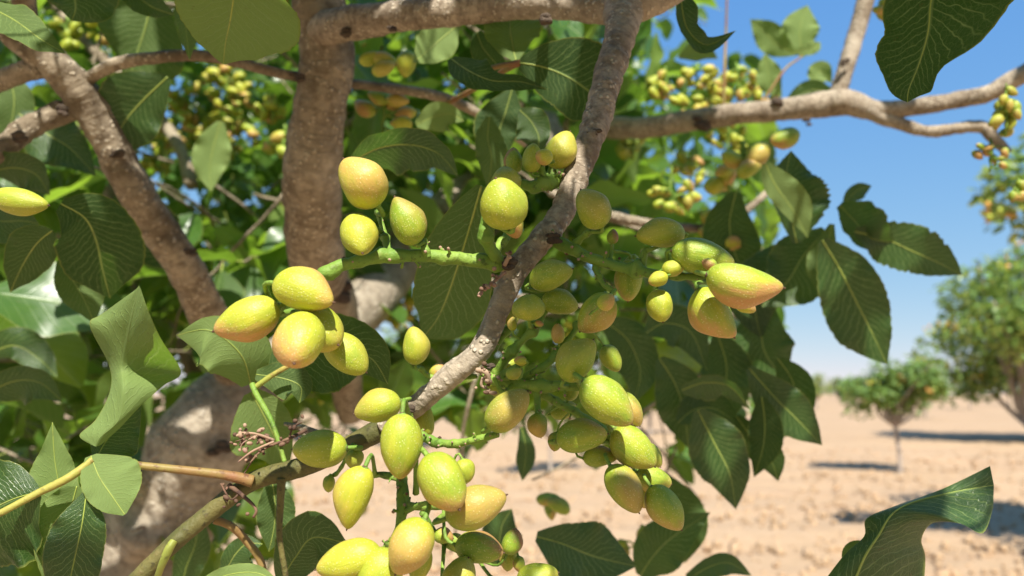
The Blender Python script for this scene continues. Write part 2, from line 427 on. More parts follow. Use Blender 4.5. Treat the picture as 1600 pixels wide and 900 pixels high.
# background leaf shapes shared between many leaves
def shared_leaf(seed, hi=False):
    r = random.Random(seed); nv, nu = (10, 6); V = []; U = []; Fc = []
    bend = r.uniform(-.25, .9); fold = r.uniform(.05, .5); wdt = r.uniform(.29, .37); tw = r.uniform(-.5, .5); ph = r.uniform(0, 6); x = y = z = 0
    pet = .14
    for i in range(nv + 1):
        v = i / nv; a = bend * (v - .3)
        if i: y += math.cos(a) / nv; z -= math.sin(a) / nv
        t = tw * v
        for j in range(nu + 1):
            u = j / nu * 2 - 1; wd = prof(min(max(v, .012), .995)) * wdt; au = abs(u)
            lx = u * wd * math.cos(fold); lz = wd * (au * math.sin(fold) + .16 * math.sin(v * 13 + ph + (2 if u > 0 else 0)) * au * au)
            V.append((lx * math.cos(t) - lz * math.sin(t), pet + y, z + lz * math.cos(t) + lx * math.sin(t))); U.append(((u + 1) / 2, v))
    for i in range(nv):
        for j in range(nu):
            a = i * (nu + 1) + j; Fc.append((a, a + 1, a + nu + 2, a + nu + 1))
    M = [0] * len(Fc); n0 = len(V)
    for i in range(3):
        for j in range(3):
            an = j * 2.094; V.append((.011 * math.cos(an), pet * i / 2, .011 * math.sin(an))); U.append((.5, .5))
    for i in range(2):
        for j in range(3):
            k = (j + 1) % 3; Fc.append((n0 + i * 3 + j, n0 + i * 3 + k, n0 + i * 3 + 3 + k, n0 + i * 3 + 3 + j)); M.append(1)
    return V, Fc, U, M
SH = [shared_leaf(s) for s in range(10)]
SHM = [mesh("leaf", V, Fc, [M_LEAFB, M_RIB], uv=U, midx=M, tint=[.1 * i] * len(V)) for i, (V, Fc, U, M) in enumerate(SH)]
pending = []      # (projected size, variant, matrix)
twig_jobs = []
def orient(pos, d, up, L):
    y = d.normalized(); x = y.cross(up)
    x = x.normalized() if x.length > 1e-3 else y.orthogonal().normalized()
    z = x.cross(y); m = Matrix((x, y, z)).transposed().to_4x4()
    return Matrix.Translation(pos) @ m @ Matrix.Scale(L, 4)
def shoot(p0, d0, length, nleaf, size, r, accept, rad=.0022, clear=()):
    """a twig with alternate leaves; the leaves accept() refuses are left off"""
    pts = [p0]; d = d0.normalized(); n = 10
    for i in range(n):
        d = (d + Vector((r.gauss(0, .12), r.gauss(0, .12), r.gauss(0, .1)))).normalized(); pts.append(pts[-1] + d * length / n)
    for lp, le in clear:
        if any((q - lp - SUN * (q - lp).dot(SUN)).length < le + .004 for q in pts): return
    k0 = len(pending); side = r.uniform(0, 6)
    for k in range(nleaf):
        t = (k + .6) / nleaf; i = min(int(t * n), n - 1); p = pts[i].lerp(pts[i + 1], t * n - i); ax = (pts[i + 1] - pts[i]).normalized()
        side += 2.4; o = ax.orthogonal().normalized(); o = Matrix.Rotation(side, 3, ax) @ o
        dr = (ax * r.uniform(.2, .9) + o + Vector((0, 0, -r.uniform(0, .5)))).normalized()
        up = (Vector((0, 0, 1)) + Vector((r.gauss(0, .55), r.gauss(0, .55), r.gauss(0, .3))) + SUN * .3).normalized()
        L = size * r.uniform(.7, 1.15); c = p + dr * L * .6; pr = proj(c)
        if not accept(c, pr, L): continue
        pending.append((L / max(pr[2], .05) * (1 if (-80 < pr[0] < 1680 and -80 < pr[1] < 980 and pr[2] > 0) else .001), r.randrange(10), orient(p, dr, up, L)))
    if len(pending) > k0 + 1 and not any(inside(proj(q)[0], proj(q)[1], [(960, 60, 1240, 330), (250, 110, 430, 250)]) and proj(q)[2] > 0 for q in pts) and not (max(proj(q)[0] for q in pts) > 1235 and min(proj(q)[2] for q in pts) > 0 and max(proj(q)[1] for q in pts) > -20): twig_jobs.append(([Vector(q) for q in pts], rad))

# ---------------------------------------------------------------- trunk and branches
def limb(name, pts, wid, mat, label=None, n=60, sides=18, bump=.07, bscale=70, knots=()):
    """pts: picture x, y, depth; wid: widths in picture units"""
    s = catmull([tuple(p) + (q,) for p, q in zip(pts, wid)], n)
    W = [P(a, b, c) for a, b, c, _ in s]; rr = [max(d, 1) * c / F / 2 for a, b, c, d in s]
    kn = [(P(*k[:3]), k[3] * k[2] / F, k[4]) for k in knots]
    b = Buf(); b.tube(W, rr, sides, bump=bump, bscale=bscale, knots=kn)
    return b.obj(name, [mat], tree, label=label)

# trunk: from the ground up through the lower left corner
b = Buf()
tp = [Vector((-.56, .86, -.1)), Vector((-.555, .84, .15)), Vector((-.52, .79, .45)), Vector((-.44, .73, .80))]
tp += [P(x, y, d) for x, y, d in ((215, 905, .62), (262, 790, .61), (325, 680, .60), (400, 605, .62))]
q = catmull([tuple(v) + (r,) for v, r in zip(tp, (.075, .064, .058, .052, .0445, .041, .038, .034))], 90)
b.tube([Vector(v[:3]) for v in q], [v[3] for v in q], 28, bump=.09, bscale=22,
       knots=[(P(222, 840, .57), .028, .3), (P(350, 690, .565), .022, -.25)])
b.obj("trunk", [M_TRUNK], tree, label="thick pale grey trunk leaning up from the lower left corner")
limb("branch", [(390, 612, .62), (470, 545, .66), (560, 485, .72), (630, 405, .80), (690, 335, .88), (800, 255, 1.0), (880, 175, 1.1), (873, 60, 1.2), (860, -60, 1.25)],
     [92, 84, 80, 72, 64, 66, 70, 50, 44], M_TRUNK, "thick limb running up behind the fruit from the trunk", bscale=40)
limb("branch", [(548, 650, .70), (535, 560, .66), (520, 480, .6), (497, 415, .50), (487, 300, .45), (496, 190, .43), (512, 90, .42), (498, 0, .415), (480, -90, .41)],
     [40, 58, 74, 84, 88, 84, 82, 84, 80], M_LIMB, "upright grey brown branch left of the fruit", n=110, sides=24, bscale=60,
     knots=[(505, 30, .385, 40, .12), (497, 415, .45, 30, .25)])
limb("branch", [(490, 48, .42), (540, 38, .39), (620, 26, .37), (700, 18, .355), (790, 10, .345), (870, 8, .335), (940, 14, .325), (985, 10, .32), (1050, -8, .315), (1130, -60, .31)],
     [54, 52, 48, 46, 44, 44, 46, 56, 34, 30], M_BARK, "horizontal grey branch along the top edge with sunlit patches", n=140, sides=24, bump=.08, bscale=90,
     knots=[(975, 15, .30, 34, .3), (850, 30, .32, 12, .3), (612, 30, .36, 8, .2), (540, 20, .38, 30, .15)])
# the fruiting branch in the middle
fr_pts = [(975, 10, .318), (968, 60, .30), (950, 120, .285), (932, 190, .272), (905, 262, .262), (880, 330, .255), (845, 375, .25), (805, 425, .247), (780, 480, .245),
          (752, 545, .243), (700, 590, .243), (655, 630, .245), (600, 668, .248), (530, 705, .25), (470, 730, .25), (395, 752, .25), (330, 800, .247), (270, 850, .243), (215, 905, .24), (150, 970, .236)]
fr_w = [66, 48, 46, 44, 42, 39, 38, 38, 36, 35, 37, 33, 35, 31, 31, 29, 28, 28, 28, 28]
limb("branch", fr_pts[:13], fr_w[:13], M_BARK, "speckled grey brown fruiting branch crossing the middle", n=260, sides=26, bump=.10, bscale=150,
     knots=[(928, 205, .262, 12, .35), (866, 372, .25, 20, .3), (796, 415, .243, 20, .4), (768, 575, .24, 20, .35), (962, 85, .285, 25, .12), (640, 640, .24, 18, .25), (950, 130, .275, 14, .15)])
limb("branch", [(612, 662, .249)] + fr_pts[13:], [36] + fr_w[13:], M_SHOOT, "olive green speckled shoot running down to the lower left", n=120, sides=18, bump=.05, bscale=150,
     knots=[(395, 752, .24, 18, .25), (275, 845, .24, 16, .3)])
limb("branch", [(560, 690, .262), (520, 690, .27), (480, 672, .275), (445, 662, .28)], [30, 20, 12, 6], M_LIMB, n=30, bump=.12, bscale=150)
# left branch and its side arms
limb("branch", [(400, 640, .66), (350, 540, .56), (318, 478, .50), (290, 420, .475), (240, 345, .455), (200, 280, .44), (165, 210, .43), (128, 150, .42), (85, 100, .41), (30, 60, .405), (-60, -20, .40)],
     [66, 62, 58, 56, 56, 54, 54, 56, 52, 44, 40], M_LIMB, "sunlit branch slanting down across the left side", n=150, sides=22, bump=.09, bscale=80,
     knots=[(178, 248, .42, 22, .3), (92, 170, .41, 24, .3), (140, 135, .41, 20, .25), (298, 398, .45, 14, .3)])
limb("branch", [(125, 172, .425), (90, 178, .42), (45, 200, .41), (12, 225, .40), (-40, 262, .39)], [34, 36, 36, 34, 34], M_LIMB, n=50, bump=.12, bscale=110, knots=[(20, 212, .395, 16, .25)])
limb("branch", [(70, 105, .41), (30, 115, .415), (-10, 130, .42), (-60, 150, .42)], [34, 32, 32, 30], M_LIMB, n=30, bump=.1, bscale=110)
limb("branch", [(40, 75, .405), (40, 30, .40), (34, -40, .39)], [34, 34, 34], M_LIMB, n=30, bump=.08, bscale=110)
limb("branch", [(130, 130, .42), (175, 102, .41), (240, 90, .405), (310, 87, .40), (370, 97, .40), (430, 113, .405), (480, 122, .43), (560, 132, .44), (640, 142, .445), (700, 155, .45), (760, 185, .46), (820, 225, .50)],
     [20, 20, 19, 18, 17, 16, 16, 15, 16, 17, 14, 10], M_LIMB, "thin branch arching between the left branch and the upright branch", n=120, sides=14, bump=.1, bscale=130, knots=[(467, 120, .40, 12, .25), (385, 103, .4, 10, .2)])
# right branch against the sky
limb("branch", [(890, 196, .80), (960, 200, .74), (1020, 198, .71), (1080, 188, .69), (1150, 178, .67), (1220, 172, .66), (1290, 163, .65), (1325, 160, .645), (1365, 172, .64), (1430, 167, .63), (1500, 155, .62), (1545, 146, .61), (1590, 120, .60), (1660, 80, .59)],
     [30, 34, 34, 34, 34, 35, 42, 42, 30, 27, 26, 27, 28, 27], M_BARK, "grey branch reaching right across the blue sky", n=150, sides=18, bump=.10, bscale=55,
     knots=[(1095, 190, .66, 18, .25), (1215, 168, .64, 16, .25), (1315, 152, .63, 26, .25), (1258, 190, .64, 14, .2)])
limb("branch", [(1310, 160, .645), (1312, 140, .645), (1325, 95, .645), (1340, 45, .65), (1355, -10, .65), (1375, -90, .66)], [28, 26, 26, 25, 26, 26], M_BARK, n=50, bump=.1, bscale=60, knots=[(1322, 95, .63, 12, .2)])
limb("branch", [(1355, 172, .64), (1400, 192, .635), (1455, 205, .63), (1500, 200, .625), (1535, 198, .62), (1552, 215, .615), (1575, 240, .61)], [26, 20, 18, 19, 20, 18, 14], M_BARK, n=70, bump=.15, bscale=70)
limb("branch", [(860, 300, .62), (930, 330, .58), (990, 345, .56), (1060, 355, .57), (1130, 352, .6), (1200, 300, .65)], [14, 15, 15, 14, 12, 10], M_LIMB, n=60, bump=.12, bscale=80)
limb("branch", [(300, 290, .9), (262, 200, .95), (130, 60, 1.0), (60, -30, 1.05)], [20, 18, 16, 14], M_LIMB, n=30, bump=.1, bscale=40)
limb("branch", [(330, 640, 1.2), (240, 420, 1.3), (150, 250, 1.35), (100, 60, 1.4)], [34, 28, 24, 18], M_LIMB, n=30, bump=.1, bscale=30)
def scar(x, y, d, w_, h_, ang=0):
    """dark healed scar or bud ring sunk into the bark"""
    c = P(x, y, d); r_ = random.Random(int(x * 7 + y)); b = Buf(); s_ = d / F
    for k in range(7):
        o = RX * (r_.uniform(-.5, .5) * w_ * s_) - UP * (r_.uniform(-.5, .5) * h_ * s_) + FW * (r_.uniform(0, .3) * h_ * s_)
        b.blob(c + o, h_ * s_ * r_.uniform(.22, .42), (RX * math.cos(R(ang)) + UP * math.sin(R(ang))), 1.6, n=7, m=6)
    for i in range(len(b.V)): b.V[i] = b.V[i] + Vector((noise.noise(b.V[i] * 900), noise.noise(b.V[i] * 900 + RX * 5), noise.noise(b.V[i] * 900 + RX * 9))) * h_ * s_ * .16
    b.obj("bark_scar", [M_SCARD], tree)
for q_ in ((853, 30, .318, 14, 14), (928, 207, .2625, 22, 9), (866, 372, .241, 14, 14), (796, 412, .236, 14, 16), (612, 42, .352, 8, 8), (540, 50, .375, 8, 12), (1095, 192, .672, 16, 16), (1216, 160, .65, 14, 12), (1262, 190, .64, 10, 8), (180, 242, .425, 16, 12),
           (96, 172, .405, 14, 14), (30, 215, .385, 12, 16), (467, 120, .402, 8, 12), (298, 395, .448, 12, 10), (530, 455, .52, 16, 24), (640, 640, .238, 10, 10), (1322, 96, .632, 10, 8), (345, 700, .565, 30, 16), (215, 822, .568, 20, 34), (765, 572, .236, 10, 8)): scar(*q_)
# petioles and shoots of the front leaves
def stem(name, pts, wid, mat, label=None, n=40, sides=10, bump=.05):
    return limb(name, pts, wid, mat, label, n, sides, bump, 200)
stem("petiole", [(395, 752, .246), (350, 742, .243), (290, 735, .24), (225, 728, .237), (170, 722, .236), (140, 722, .236)], [19, 15, 13, 12, 12, 12], M_RED, "reddish petiole carrying the pale leaf in front")
stem("petiole", [(145, 718, .232), (110, 745, .229), (60, 770, .226), (0, 802, .222), (-60, 830, .22)], [11, 14, 12, 11, 12], M_YEL, "thick yellow petiole at the left edge")
stem("petiole", [(272, 845, .24), (262, 862, .238), (245, 905, .236), (235, 950, .235)], [12, 14, 10, 10], M_YEL)
stem("petiole", [(335, 812, .25), (360, 822, .252), (385, 845, .255), (408, 880, .255), (415, 940, .255)], [13, 12, 12, 12, 12], M_RED)
stem("petiole", [(440, 745, .248), (438, 790, .25), (437, 840, .25), (447, 905, .25), (450, 960, .25)], [14, 11, 9, 9, 9], M_SHOOT)
stem("petiole", [(445, 722, .252), (425, 660, .256), (400, 615, .26), (394, 600, .262)], [7, 8, 9, 9], M_STALK)
stem("petiole", [(398, 606, .262), (420, 590, .262), (450, 572, .262)], [9, 9, 8], M_YEL)
stem("petiole", [(700, 160, .45), (740, 140, .40), (775, 118, .36), (800, 103, .335), (812, 98, .33)], [9, 8, 8, 11, 10], M_RED)
stem("petiole", [(812, 98, .33), (770, 106, .335), (740, 120, .34)], [10, 8, 7], M_RED)

# ---------------------------------------------------------------- leaves in front, one by one
D = prof
def hp(k, w, w2=None):   # ovate half width lists
    L = [D(i / 8) * w for i in range(9)]; L[0] = w * .06; L[8] = 0
    return L
# upper left
hero([(-30, 5, .29), (20, 30, .285), (65, 62, .28), (103, 84, .278)], [22, 34, 24, 0], [6, 26, 16, 0], back=True, tilt=30, label="grey green leaf poking in at the upper left corner")
hero([(60, -70, .33), (105, -30, .33), (118, 8, .33), (150, 30, .33)][:3] + [(112, 33, .33)], [12, 52, 52, 0], [12, 60, 56, 0], tilt=10)
hero([(240, -10, .47), (228, 40, .47), (212, 90, .47), (195, 142, .47)], [14, 60, 64, 20, 0], [12, 42, 66, 58, 0], back=True, label="broad dark leaf hanging behind the thin arching branch")
hero([(380, -70, .25), (368, -20, .25), (360, 30, .25), (352, 70, .25), (349, 101, .25)], [30, 84, 80, 42, 0], [30, 96, 104, 55, 0], back=True, tint=.9, wave=.05, slope=30, label="large backlit olive leaf hanging from the top edge")
hero([(285, 5, .34), (290, 40, .34), (296, 94, .34)], [3, 16, 12, 0], [3, 14, 12, 0], back=True, tilt=40)
hero([(180, -30, .36), (215, -5, .36), (240, 12, .36), (275, 24, .36)], [8, 22, 16, 0], [8, 30, 24, 0])
hero([(262, 120, .43), (225, 155, .43), (195, 190, .43), (172, 235, .43), (165, 260, .43)], [8, 55, 48, 22, 0], [8, 38, 48, 22, 0], tint=.3)
hero([(30, 178, .46), (75, 210, .46), (110, 232, .46), (150, 275, .46)], [8, 46, 40, 0], [8, 42, 30, 0], tint=.2, label="dark ribbed leaf under the left side arm")
hero([(-20, 270, .40), (20, 262, .40), (55, 272, .40), (78, 305, .40)], [4, 34, 34, 0], [4, 26, 22, 0], tilt=-30)
hero([(10, 110, .47), (22, 150, .47), (18, 190, .47), (5, 228, .47)], [6, 30, 26, 0], [6, 26, 24, 0], back=True)
hero([(95, 318, .34), (132, 340, .34), (150, 375, .34), (160, 420, .34), (172, 466, .34)], [14, 52, 58, 48, 0], [10, 50, 66, 58, 0], back=True, tint=.15, wave=.07, slope=50, label="large dark ribbed leaf hanging left of the slanting branch")
hero([(82, 360, .335), (58, 380, .335), (35, 415, .335), (16, 457, .335)], [8, 36, 26, 0], [8, 34, 30, 0], back=True, tint=.3, slope=50, label="small dark leaf near the left edge with a pale midrib")
hero([(95, 405, .36), (112, 435, .36), (130, 465, .36), (148, 506, .36)], [6, 26, 26, 0], [6, 34, 34, 0], back=True, tint=.5)
hero([(-30, 330, .37), (0, 345, .37), (35, 345, .37), (62, 350, .37)], [6, 34, 30, 0], [6, 30, 22, 0], tint=.6)
hero([(300, 420, .55), (235, 370, .52), (215, 330, .5), (205, 280, .5)], [10, 50, 46, 0], [10, 46, 40, 0], back=True, tint=.0)
hero([(345, 190, .62), (335, 225, .62), (328, 260, .62), (330, 300, .62)], [5, 26, 26, 0], [5, 26, 24, 0], back=True, tint=.95)
hero([(-30, 620, .40), (20, 596, .40), (62, 598, .40), (98, 628, .40)], [8, 38, 30, 0], [8, 22, 20, 0], tilt=-20, label="grey green leaf lying flat at the left edge")
hero([(-30, 560, .5), (20, 540, .5), (60, 560, .5), (90, 590, .5)], [8, 20, 20, 0], [8, 30, 24, 0])
# the pale folded leaf, lower left
loft([((143, 695, .232), (150, 698, .232), (158, 695, .234)), ((124, 680, .234), (156, 684, .232), (188, 668, .236)), ((150, 655, .236), (186, 655, .233), (222, 632, .238)), ((172, 610, .240), (192, 605, .234), (256, 602, .246)),
      ((170, 570, .246), (190, 574, .240), (283, 581, .262)), ((140, 508, .240), (199, 525, .236), (252, 530, .232)), ((160, 490, .240), (208, 485, .230), (232, 486, .226)), ((214, 451, .228), (217, 446, .226), (220, 451, .225))],
     back=True, tint=.86, label="pale folded leaf standing upright in the sun at lower left", rib=False)
hero([(150, 718, .238), (165, 690, .24), (190, 660, .243), (222, 628, .246)], [8, 48, 34, 0], [4, 22, 12, 0], tint=.2, fold=5, label="dark green leaf behind the foot of the pale folded leaf")
hero([(142, 712, .232), (155, 745, .230), (175, 775, .229), (195, 804, .229)], [8, 24, 30, 24, 3], [8, 50, 56, 42, 3], back=True, tint=.84, fold=4, wave=.05, label="pale leaf flap hanging below the folded leaf")
hero([(110, 825, .25), (100, 790, .25), (88, 735, .25), (84, 700, .25), (82, 660, .25)], [10, 24, 26, 16, 0], [26, 50, 38, 18, 0], back=True, tint=.86, label="pointed pale leaf standing behind the yellow petiole")
hero([(120, 760, .235), (110, 800, .235), (100, 860, .235), (92, 930, .235)], [20, 44, 40, 10], [10, 30, 14, 0], back=True, tint=.8)
hero([(135, 770, .228), (128, 820, .226), (115, 880, .225), (100, 950, .225)], [6, 40, 44, 20], [6, 34, 40, 40], tint=.1, fold=-8, label="dark green leaf hanging under the pale leaf flap")
hero([(62, 768, .226), (20, 780, .226), (-20, 800, .225), (-70, 830, .225)], [6, 66, 80, 60], [10, 90, 110, 90], tint=.3, fold=-12, label="broad green leaf in the lower left corner")
# around the yellow fruits
hero([(392, 600, .262), (380, 560, .266), (352, 530, .27), (320, 515, .272), (276, 524, .275)], [10, 46, 38, 20, 0][::1], [14, 50, 52, 56, 0], back=True, tint=.9, fold=6, wave=.06, slope=40, label="bright green backlit leaf behind the left yellow fruits")
hero([(420, 590, .272), (470, 560, .275), (530, 545, .28), (580, 560, .285), (606, 600, .29)], [6, 60, 66, 36, 0], [6, 58, 56, 34, 0], back=True, tint=.3, label="dark leaf behind the cluster of four yellow fruits")
hero([(400, 585, .268), (445, 592, .268), (470, 605, .268), (468, 630, .268)], [8, 30, 26, 0], [8, 30, 20, 0], back=True, tint=.4)
hero([(392, 612, .29), (415, 655, .288), (435, 700, .287), (446, 760, .287)], [12, 52, 64, 22, 0], [12, 34, 34, 16, 0], back=True, tint=.8, wave=.05, slope=60, label="pale round leaf hanging behind the dry flower stalk")
hero([(425, 750, .29), (430, 790, .29), (428, 825, .29), (420, 862, .29)], [10, 28, 24, 0], [10, 30, 26, 0], back=True, tint=.3)
hero([(440, 905, .27), (462, 870, .27), (490, 840, .27), (545, 850, .27)], [10, 44, 40, 0], [10, 36, 44, 0], tint=.3, tilt=-25, label="dark leaf with a bright patch left of the lowest fruits")
hero([(300, 925, .24), (350, 900, .24), (400, 895, .24), (440, 915, .24)], [8, 20, 20, 0], [8, 14, 12, 0], back=True, tint=.9)
hero([(350, 900, .30), (365, 870, .30), (385, 850, .30), (410, 850, .30)], [8, 30, 30, 0], [8, 18, 14, 0], tint=.1)
hero([(280, 940, .40), (290, 890, .40), (305, 850, .40), (312, 800, .40)], [8, 24, 24, 0], [8, 20, 24, 0], tint=.5)
# centre
hero([(752, 290, .30), (738, 340, .295), (720, 400, .29), (700, 460, .29), (682, 500, .29), (660, 528, .29)], [8, 40, 60, 56, 38, 0], [8, 36, 52, 68, 46, 0], back=True, tint=.5, wave=.06, fold=5, slope=48, label="large olive backlit leaf behind the green stalk in the centre")
hero([(545, 256, .345), (590, 232, .335), (640, 226, .33), (685, 240, .33), (716, 276, .33)], [4, 40, 40, 26, 0], [4, 22, 28, 22, 0], tint=.2, tilt=-35, label="dark leaf arching over the upper yellow fruit")
hero([(812, 98, .33), (850, 105, .33), (890, 122, .328), (930, 150, .326), (960, 178, .325)], [10, 40, 50, 50, 0], [8, 40, 66, 62, 0], back=True, tint=.1, fold=8, wave=.05, label="broad dark green leaf left of the fruiting branch")
hero([(806, 94, .345), (800, 65, .35), (797, 35, .355), (800, -20, .36)], [6, 44, 48, 10], [6, 36, 40, 10], back=True, tint=.6)
hero([(705, 92, .335), (735, 112, .325), (770, 126, .32), (815, 128, .318), (856, 140, .316)], [6, 26, 18, 14, 0], [6, 26, 14, 8, 0], back=True, tint=.1, tilt=35, label="curled grey leaf tip left of the broad dark leaf")
hero([(715, 40, .40), (690, 60, .395), (668, 80, .39), (645, 98, .38)], [6, 26, 28, 0], [6, 30, 24, 0], back=True, tint=.9)
hero([(745, 50, .38), (755, 75, .38), (775, 100, .38), (790, 130, .38)], [6, 22, 20, 0], [6, 22, 16, 0], back=True, tint=.2)
hero([(812, 172, .35), (830, 190, .35), (842, 215, .35), (838, 243, .35)], [5, 30, 34, 0], [5, 26, 18, 0], tint=.2)
hero([(650, 195, .42), (680, 182, .42), (705, 178, .42), (725, 190, .42)], [5, 26, 22, 0], [5, 22, 14, 0], back=True, tint=.9)
hero([(765, 182, .37), (762, 215, .37), (768, 250, .37), (762, 296, .37)], [5, 20, 24, 0], [5, 24, 22, 0], back=True, tint=.5, tilt=20)
hero([(800, 140, .42), (790, 175, .42), (780, 210, .42), (790, 250, .42)], [5, 34, 40, 0], [5, 30, 34, 0], back=True, tint=.05)
# against the sky, right
hero([(1470, -60, .265), (1455, 0, .265), (1450, 50, .265), (1436, 100, .265), (1420, 140, .265), (1418, 160, .265)], [30, 66, 62, 66, 32, 0], [40, 110, 84, 34, 30, 0], back=True, tint=.05, fold=6, wave=.04, label="large dark veined leaf against the sky at upper right")
hero([(1062, -30, .33), (1066, 15, .33), (1076, 48, .33), (1105, 70, .33), (1150, 48, .33)], [4, 12, 14, 16, 0], [4, 20, 16, 12, 0], tint=.1, tilt=30, fold=20, label="narrow curled dark leaf against the sky")
loft([((1268, 935, .25), (1326, 930, .245), (1442, 930, .26)), ((1318, 868, .25), (1350, 872, .245), (1446, 872, .258)), ((1350, 838, .252), (1373, 836, .246), (1440, 842, .256)), ((1354, 810, .254), (1394, 803, .248), (1458, 817, .25)),
      ((1400, 790, .256), (1428, 784, .252), (1500, 818, .246)), ((1472, 764, .258), (1492, 768, .256), (1536, 833, .248)), ((1547, 728, .26), (1553, 758, .258), (1552, 792, .254))],
     back=False, tint=.15, label="dark glossy leaf rising into the lower right corner")
hero([(1335, 890, .27), (1330, 870, .27), (1340, 856, .27), (1365, 848, .27)], [6, 14, 14, 0], [6, 14, 12, 0], back=True)
# drooping leaves on the right side of the canopy
RB = dict(wave=.12)
hero([(1245, 380, .46), (1235, 330, .46), (1228, 280, .46), (1236, 235, .46)], [6, 60, 50, 0], [6, 20, 24, 0], tint=.1, serr=.12, label="dark scalloped leaf at the right edge of the canopy")
hero([(1196, 255, .45), (1212, 290, .45), (1240, 330, .45), (1262, 372, .45)], [6, 18, 14, 0], [6, 28, 30, 0], back=True, tint=.8)
hero([(1312, 320, .47), (1335, 345, .465), (1360, 372, .46), (1398, 378, .46)], [6, 20, 18, 0], [6, 40, 40, 0], tint=.2, tilt=-30, label="curled grey green leaf right of the scalloped leaf")
hero([(1320, 322, .5), (1330, 305, .5), (1345, 295, .5), (1362, 290, .5)], [4, 14, 14, 0], [4, 10, 10, 0], tint=.4)
hero([(1335, 362, .46), (1380, 372, .46), (1425, 392, .46), (1465, 410, .46), (1504, 430, .46)], [6, 38, 36, 24, 0], [6, 30, 42, 30, 0], tint=.3, serr=.14, label="toothed leaf pointing right against the sky")
hero([(1285, 375, .45), (1312, 420, .45), (1340, 475, .45), (1365, 525, .45), (1386, 570, .45)], [8, 38, 54, 46, 0], [8, 40, 46, 28, 0], tint=.1, serr=.06, label="large dark leaf drooping against the sky at the right")
hero([(1300, 350, .46), (1290, 400, .46), (1282, 430, .46), (1280, 455, .46)], [4, 26, 20, 0], [4, 16, 12, 0], back=True, tint=.6)
hero([(1290, 360, .48), (1255, 400, .48), (1230, 440, .48), (1190, 480, .48)], [8, 44, 40, 0], [8, 48, 50, 0], tint=.5)
hero([(1200, 470, .5), (1190, 520, .5), (1200, 560, .5), (1235, 600, .5)], [8, 40, 40, 0], [8, 40, 44, 0], tint=.2)
hero([(1240, 380, .5), (1210, 420, .5), (1180, 470, .5), (1190, 530, .5)], [8, 40, 44, 0], [8, 44, 40, 0], tint=.0)
hero([(1065, 610, .42), (1100, 598, .42), (1140, 604, .42), (1172, 640, .42)], [6, 26, 20, 0], [6, 12, 10, 0], tint=.2, tilt=-40)
hero([(1170, 575, .44), (1210, 620, .44), (1245, 655, .44), (1285, 696, .44)], [6, 36, 34, 0], [6, 32, 32, 0], tint=.15, label="dark leaf drooping over the sandy ground")
hero([(1090, 640, .43), (1115, 690, .43), (1140, 740, .43), (1150, 796, .43)], [8, 44, 40, 0], [8, 44, 32, 0], tint=.05, label="dark leaf hanging in front of the sunlit soil")
hero([(1190, 620, .43), (1195, 660, .43), (1192, 700, .43), (1178, 746, .43)], [6, 24, 22, 0], [6, 26, 26, 0], back=True, tint=.1)
hero([(1060, 660, .46), (1085, 640, .46), (1120, 640, .46), (1160, 670, .46)], [6, 34, 34, 0], [6, 26, 26, 0], tint=.4)
hero([(1030, 560, .47), (1055, 600, .47), (1070, 650, .47), (1075, 700, .47)], [8, 36, 38, 0], [8, 38, 38, 0], tint=.25)
hero([(1150, 300, .52), (1140, 350, .52), (1150, 400, .52), (1175, 450, .52)], [8, 40, 40, 0], [8, 36, 40, 0], back=True, tint=.2)
hero([(1120, 520, .5), (1135, 570, .5), (1130, 620, .5), (1110, 670, .5)], [8, 40, 36, 0], [8, 40, 36, 0], tint=.15, serr=.1)
hero([(1215, 560, .46), (1240, 600, .46), (1235, 650, .46), (1205, 690, .46)], [6, 30, 30, 0], [6, 30, 26, 0], back=True, tint=.25)
hero([(1150, 650, .45), (1180, 690, .45), (1205, 720, .45), (1216, 752, .45)], [6, 24, 20, 0], [6, 24, 22, 0], back=True, tint=.2)
hero([(1030, 740, .48), (1060, 790, .48), (1075, 830, .48), (1070, 880, .48)], [8, 34, 34, 0], [8, 34, 30, 0], back=True, tint=.3)
hero([(940, 500, .5), (980, 530, .5), (1000, 580, .5), (990, 630, .5)], [8, 34, 34, 0], [8, 34, 30, 0], tint=.2)
hero([(1010, 520, .47), (1040, 505, .47), (1080, 520, .47), (1105, 580, .47)], [8, 34, 34, 0], [8, 30, 26, 0], tint=.25)
# bottom
hero([(838, 838, .37), (880, 850, .37), (930, 870, .37), (995, 885, .37)], [8, 46, 44, 0], [8, 34, 52, 0], tint=.1, label="dark leaf below the drooping fruit cluster")
hero([(775, 880, .40), (780, 850, .40), (785, 820, .40), (800, 795, .40)], [8, 34, 30, 0], [8, 30, 26, 0], tint=.2)
hero([(1000, 900, .45), (1020, 870, .45), (1050, 840, .45), (1110, 800, .45)], [8, 36, 36, 0], [8, 36, 36, 0], tint=.6)
hero([(1075, 905, .42), (1110, 885, .42), (1140, 880, .42), (1175, 900, .42)], [8, 18, 18, 0], [8, 14, 14, 0], tint=.3)
hero([(815, 668, .45), (822, 700, .45), (820, 725, .45), (816, 752, .45)], [4, 14, 14, 0], [4, 14, 14, 0], tint=.3)
